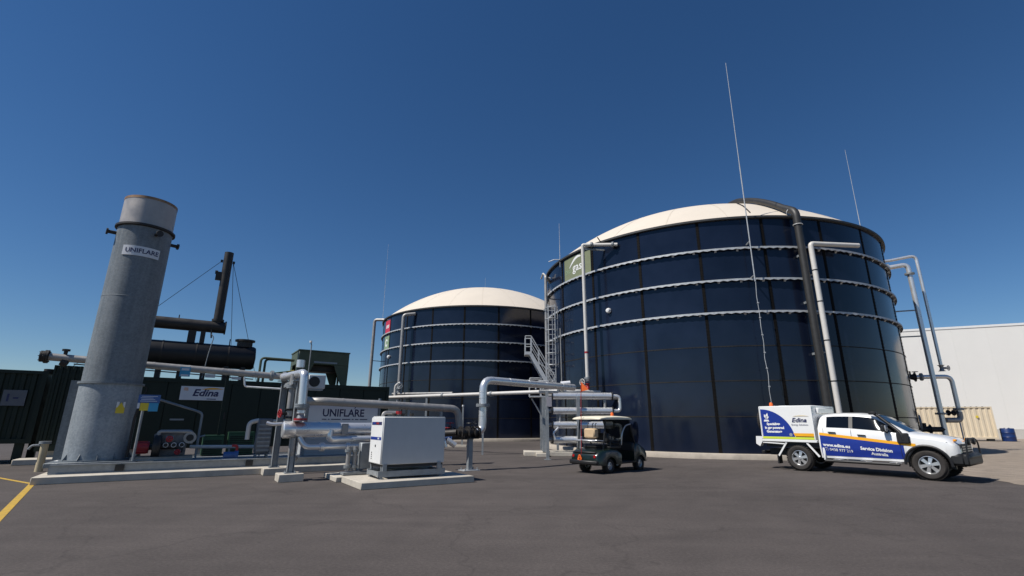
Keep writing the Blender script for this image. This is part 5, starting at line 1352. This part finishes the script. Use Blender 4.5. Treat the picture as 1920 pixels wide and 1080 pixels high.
def golf_cart():
    th=R(42.0);hd=Vector((math.cos(th),math.sin(th),0));right=Vector((hd.y,-hd.x,0))
    rr=Vector((3.06,16.2,0));org=rr-right*.46
    g=thing('golf_cart','dark green golf cart with cream roof, tan bag and orange pennant','golf cart',(org.x,org.y,0),th)
    WB=1.65
    for x,sd in((0,-1),(0,1),(WB,-1),(WB,1)):wheel(g,x,sd*.46,.225,.225,.2,sd,.12,5,M_rubber,M_alloy)
    # rear body shell: rounded loft
    def loft(secs,name,m,parent=g,ang=40):
        vs=[];fs=[];n=len(secs[0][1])
        for x,p in secs:vs+=[(x,y,z) for y,z in p]
        for i in range(len(secs)-1):
            for k in range(n):fs.append((i*n+k,i*n+(k+1)%n,(i+1)*n+(k+1)%n,(i+1)*n+k))
        fs+=[tuple(range(n)),tuple(reversed(range((len(secs)-1)*n,len(secs)*n)))]
        return MB().add(vs,fs).build(name,m,parent,ang=ang)
    def rsec(w_,z0,z1,c=.08):return[(-w_,z0),(-w_,z1-c),(-w_+c*.35,z1-c*.3),(-w_+c,z1),(w_-c,z1),(w_-c*.35,z1-c*.3),(w_,z1-c),(w_,z0)]
    AR=.27
    def zb(x,base):
        for c in(0,WB):
            d=x-c
            if abs(d)<AR:return max(base,.225+math.sqrt(AR*AR-d*d))
        return base
    xs=[-.62,-.6,-.5,-.4]+[AR*math.sin(R(a)) for a in range(-89,90,15)]+[.32,.45,.55]
    def rb(x):
        w_=lerp_tab([(-.62,.50),(-.58,.56),(-.3,.60),(.5,.60)],x);zt=lerp_tab([(-.62,.52),(-.58,.62),(-.4,.70),(0,.74),(.4,.72),(.55,.62)],x)
        return rsec(w_,zb(x,.26),zt,.09)
    loft([(x,rb(x)) for x in sorted(set(round(x,4) for x in xs))],'rear_body',M_cart)
    MB().bbox(-.70,-.56,-.56,.56,.28,.40,.03).build('rear_bumper',M_black,g)
    MB().bbox(-.60,-.18,-.44,.44,.60,.66,.02).build('bag_deck',M_black,g)
    for sd in(-1,1):
        MB().cyl((-.61,sd*.43,.52),(-.63,sd*.43,.52),.045,n=12).build('tail_lamp',M_tail,g)
    # floor and front cowl
    MB().bbox(.45,1.42,-.56,.56,.26,.33,.02).build('floor_pan',M_black,g)
    xs=[1.30,1.36]+[WB+AR*math.sin(R(a)) for a in range(-89,90,15)]+[1.97,2.1,2.2,2.27]
    def fb(x):
        w_=lerp_tab([(1.3,.56),(1.6,.59),(2.0,.56),(2.2,.45),(2.27,.32)],x);zt=lerp_tab([(1.3,.80),(1.45,.93),(1.6,.88),(1.9,.74),(2.15,.60),(2.27,.48)],x)
        return rsec(w_,zb(x,.28),zt,.10)
    loft([(x,fb(x)) for x in sorted(set(round(x,4) for x in xs)) if x<=2.27],'front_cowl',M_cart)
    for sd in(-1,1):MB().lathe([(.001,.02),(.06,.015),(.07,0)],12,c=(2.17,sd*.33,.50),axis=rotm((1,sd*.4,.2))).build('headlight',M_lens,g)
    MB().bbox(2.2,2.32,-.4,.4,.28,.40,.03).build('front_bumper',M_black,g)
    MB().bbox(1.26,1.40,-.55,.55,.60,.90,.04).build('dashboard',M_black,g)
    # seat
    MB().bbox(.05,.62,-.56,.56,.72,.84,.04).build('seat_cushion',M_black,g)
    MB().bbox(-.06,.08,-.54,.54,.92,1.22,.04).build('seat_back',M_black,g)
    for sd in(-1,1):
        MB().tube([(.0,sd*.58,.80),(.0,sd*.58,.98),(.42,sd*.58,.98),(.50,sd*.58,.80)],.02,8,bend=.08).build('arm_rest',M_black,g)
    # steering
    MB().cyl((1.30,.28,.82),(1.02,.28,1.0),.022,n=8).build('steering_column',M_black,g)
    MB().lathe([(.16+.017*math.cos(t),.017*math.sin(t)) for t in[2*math.pi*i/6 for i in range(7)]],20,c=(1.0,.28,1.01),axis=rotm((-.8,0,.55))).build('steering_wheel',M_black,g)
    # roof and frame
    for sd in(-1,1):
        MB().tube([(-.28,sd*.50,.62),(-.20,sd*.52,1.2),(-.12,sd*.53,1.66)],.024,8,bend=.1).build('rear_roof_post',M_black,g)
        MB().tube([(1.42,sd*.53,.86),(1.12,sd*.54,1.66)],.022,8).build('front_roof_post',M_black,g)
    MB().tube([(-.26,-.5,.98),(-.5,-.46,1.0),(-.5,.46,1.0),(-.26,.5,.98)],.018,8,bend=.08).build('bag_frame',M_alloy,g)
    rf=[]
    for x,w_,z in((-.48,.50,1.665),(-.44,.58,1.70),(-.2,.63,1.735),(.4,.645,1.75),(1.0,.64,1.735),(1.22,.60,1.705),(1.28,.52,1.67)):
        rf.append((x,[(-w_,1.64),(-w_,z-.035),(-w_+.06,z-.01),(-w_*.5,z+.012),(w_*.5,z+.012),(w_-.06,z-.01),(w_,z-.035),(w_,1.64)]))
    loft(rf,'roof',M_cartroof)
    # windscreen
    wsm=bpy.data.materials.get('smoked_screen')
    if not wsm:
        wsm=bpy.data.materials.new('smoked_screen');wsm.use_nodes=True;n_=wsm.node_tree.nodes;b_=n_['Principled BSDF']
        b_.inputs['Base Color'].default_value=(.10,.11,.11,1);b_.inputs['Roughness'].default_value=.05;b_.inputs['Transmission Weight'].default_value=.85;b_.inputs['IOR'].default_value=1.05
    b=MB();b.beam((1.43,-.0,.88),(1.14,0,1.64),1.06,.006,up=(1,0,.4));b.build('windscreen',wsm,g,smooth=False)
    # tan bag, clubs-like tool handles, whip with pennant, beacon
    MB().bbox(-.46,-.22,-.32,.12,1.06,1.36,.04).build('canvas_bag',M_tan,g)
    for x,y in((-.34,-.27),(-.3,-.12),(-.36,.02)):MB().tube([(x,y,1.3),(x+.02,y,1.50),(x+.08,y,1.52)],.012,6).build('bag_strap',M_soot,g)
    MB().bbox(-.55,-.30,-.40,.40,.96,1.0,.01).build('rack_tray',M_alloy,g)
    MB().cyl((-.60,.12,.40),(-.5,.12,2.82),.011,n=6).build('pennant_pole',M_red,g)
    b=MB();b.add([(-.5,.12,2.84),(-.51,.14,2.52),(-.40,-.10,2.58),(-.45,.0,2.70),(-.494,.112,2.84),(-.504,.132,2.52),(-.394,-.108,2.58),(-.444,-.008,2.70)],[(0,1,2,3),(7,6,5,4),(0,4,5,1),(1,5,6,2),(2,6,7,3),(3,7,4,0)]);b.build('pennant',M_or2,g,smooth=False)
    for i in range(3):MB().lathe([(.05+.018*i+.014*math.cos(t),.014*math.sin(t)) for t in[2*math.pi*k/6 for k in range(7)]],14,c=(-.64,.16,.50-.04*i),axis=rotm((-1,.2,.1*i))).build('hose_coil',M_or2,g)
    MB().lathe([(.001,.12),(.04,.11),(.055,.06),(.055,0)],12,c=(.55,-.3,1.755)).build('beacon',M_or2,g)
    MB().tube([(.62,-.56,.84),(.62,-.60,1.2),(.85,-.58,1.45),(1.18,-.56,1.5)],.02,8,bend=.12).build('grab_rail',M_alloy,g)
golf_cart()
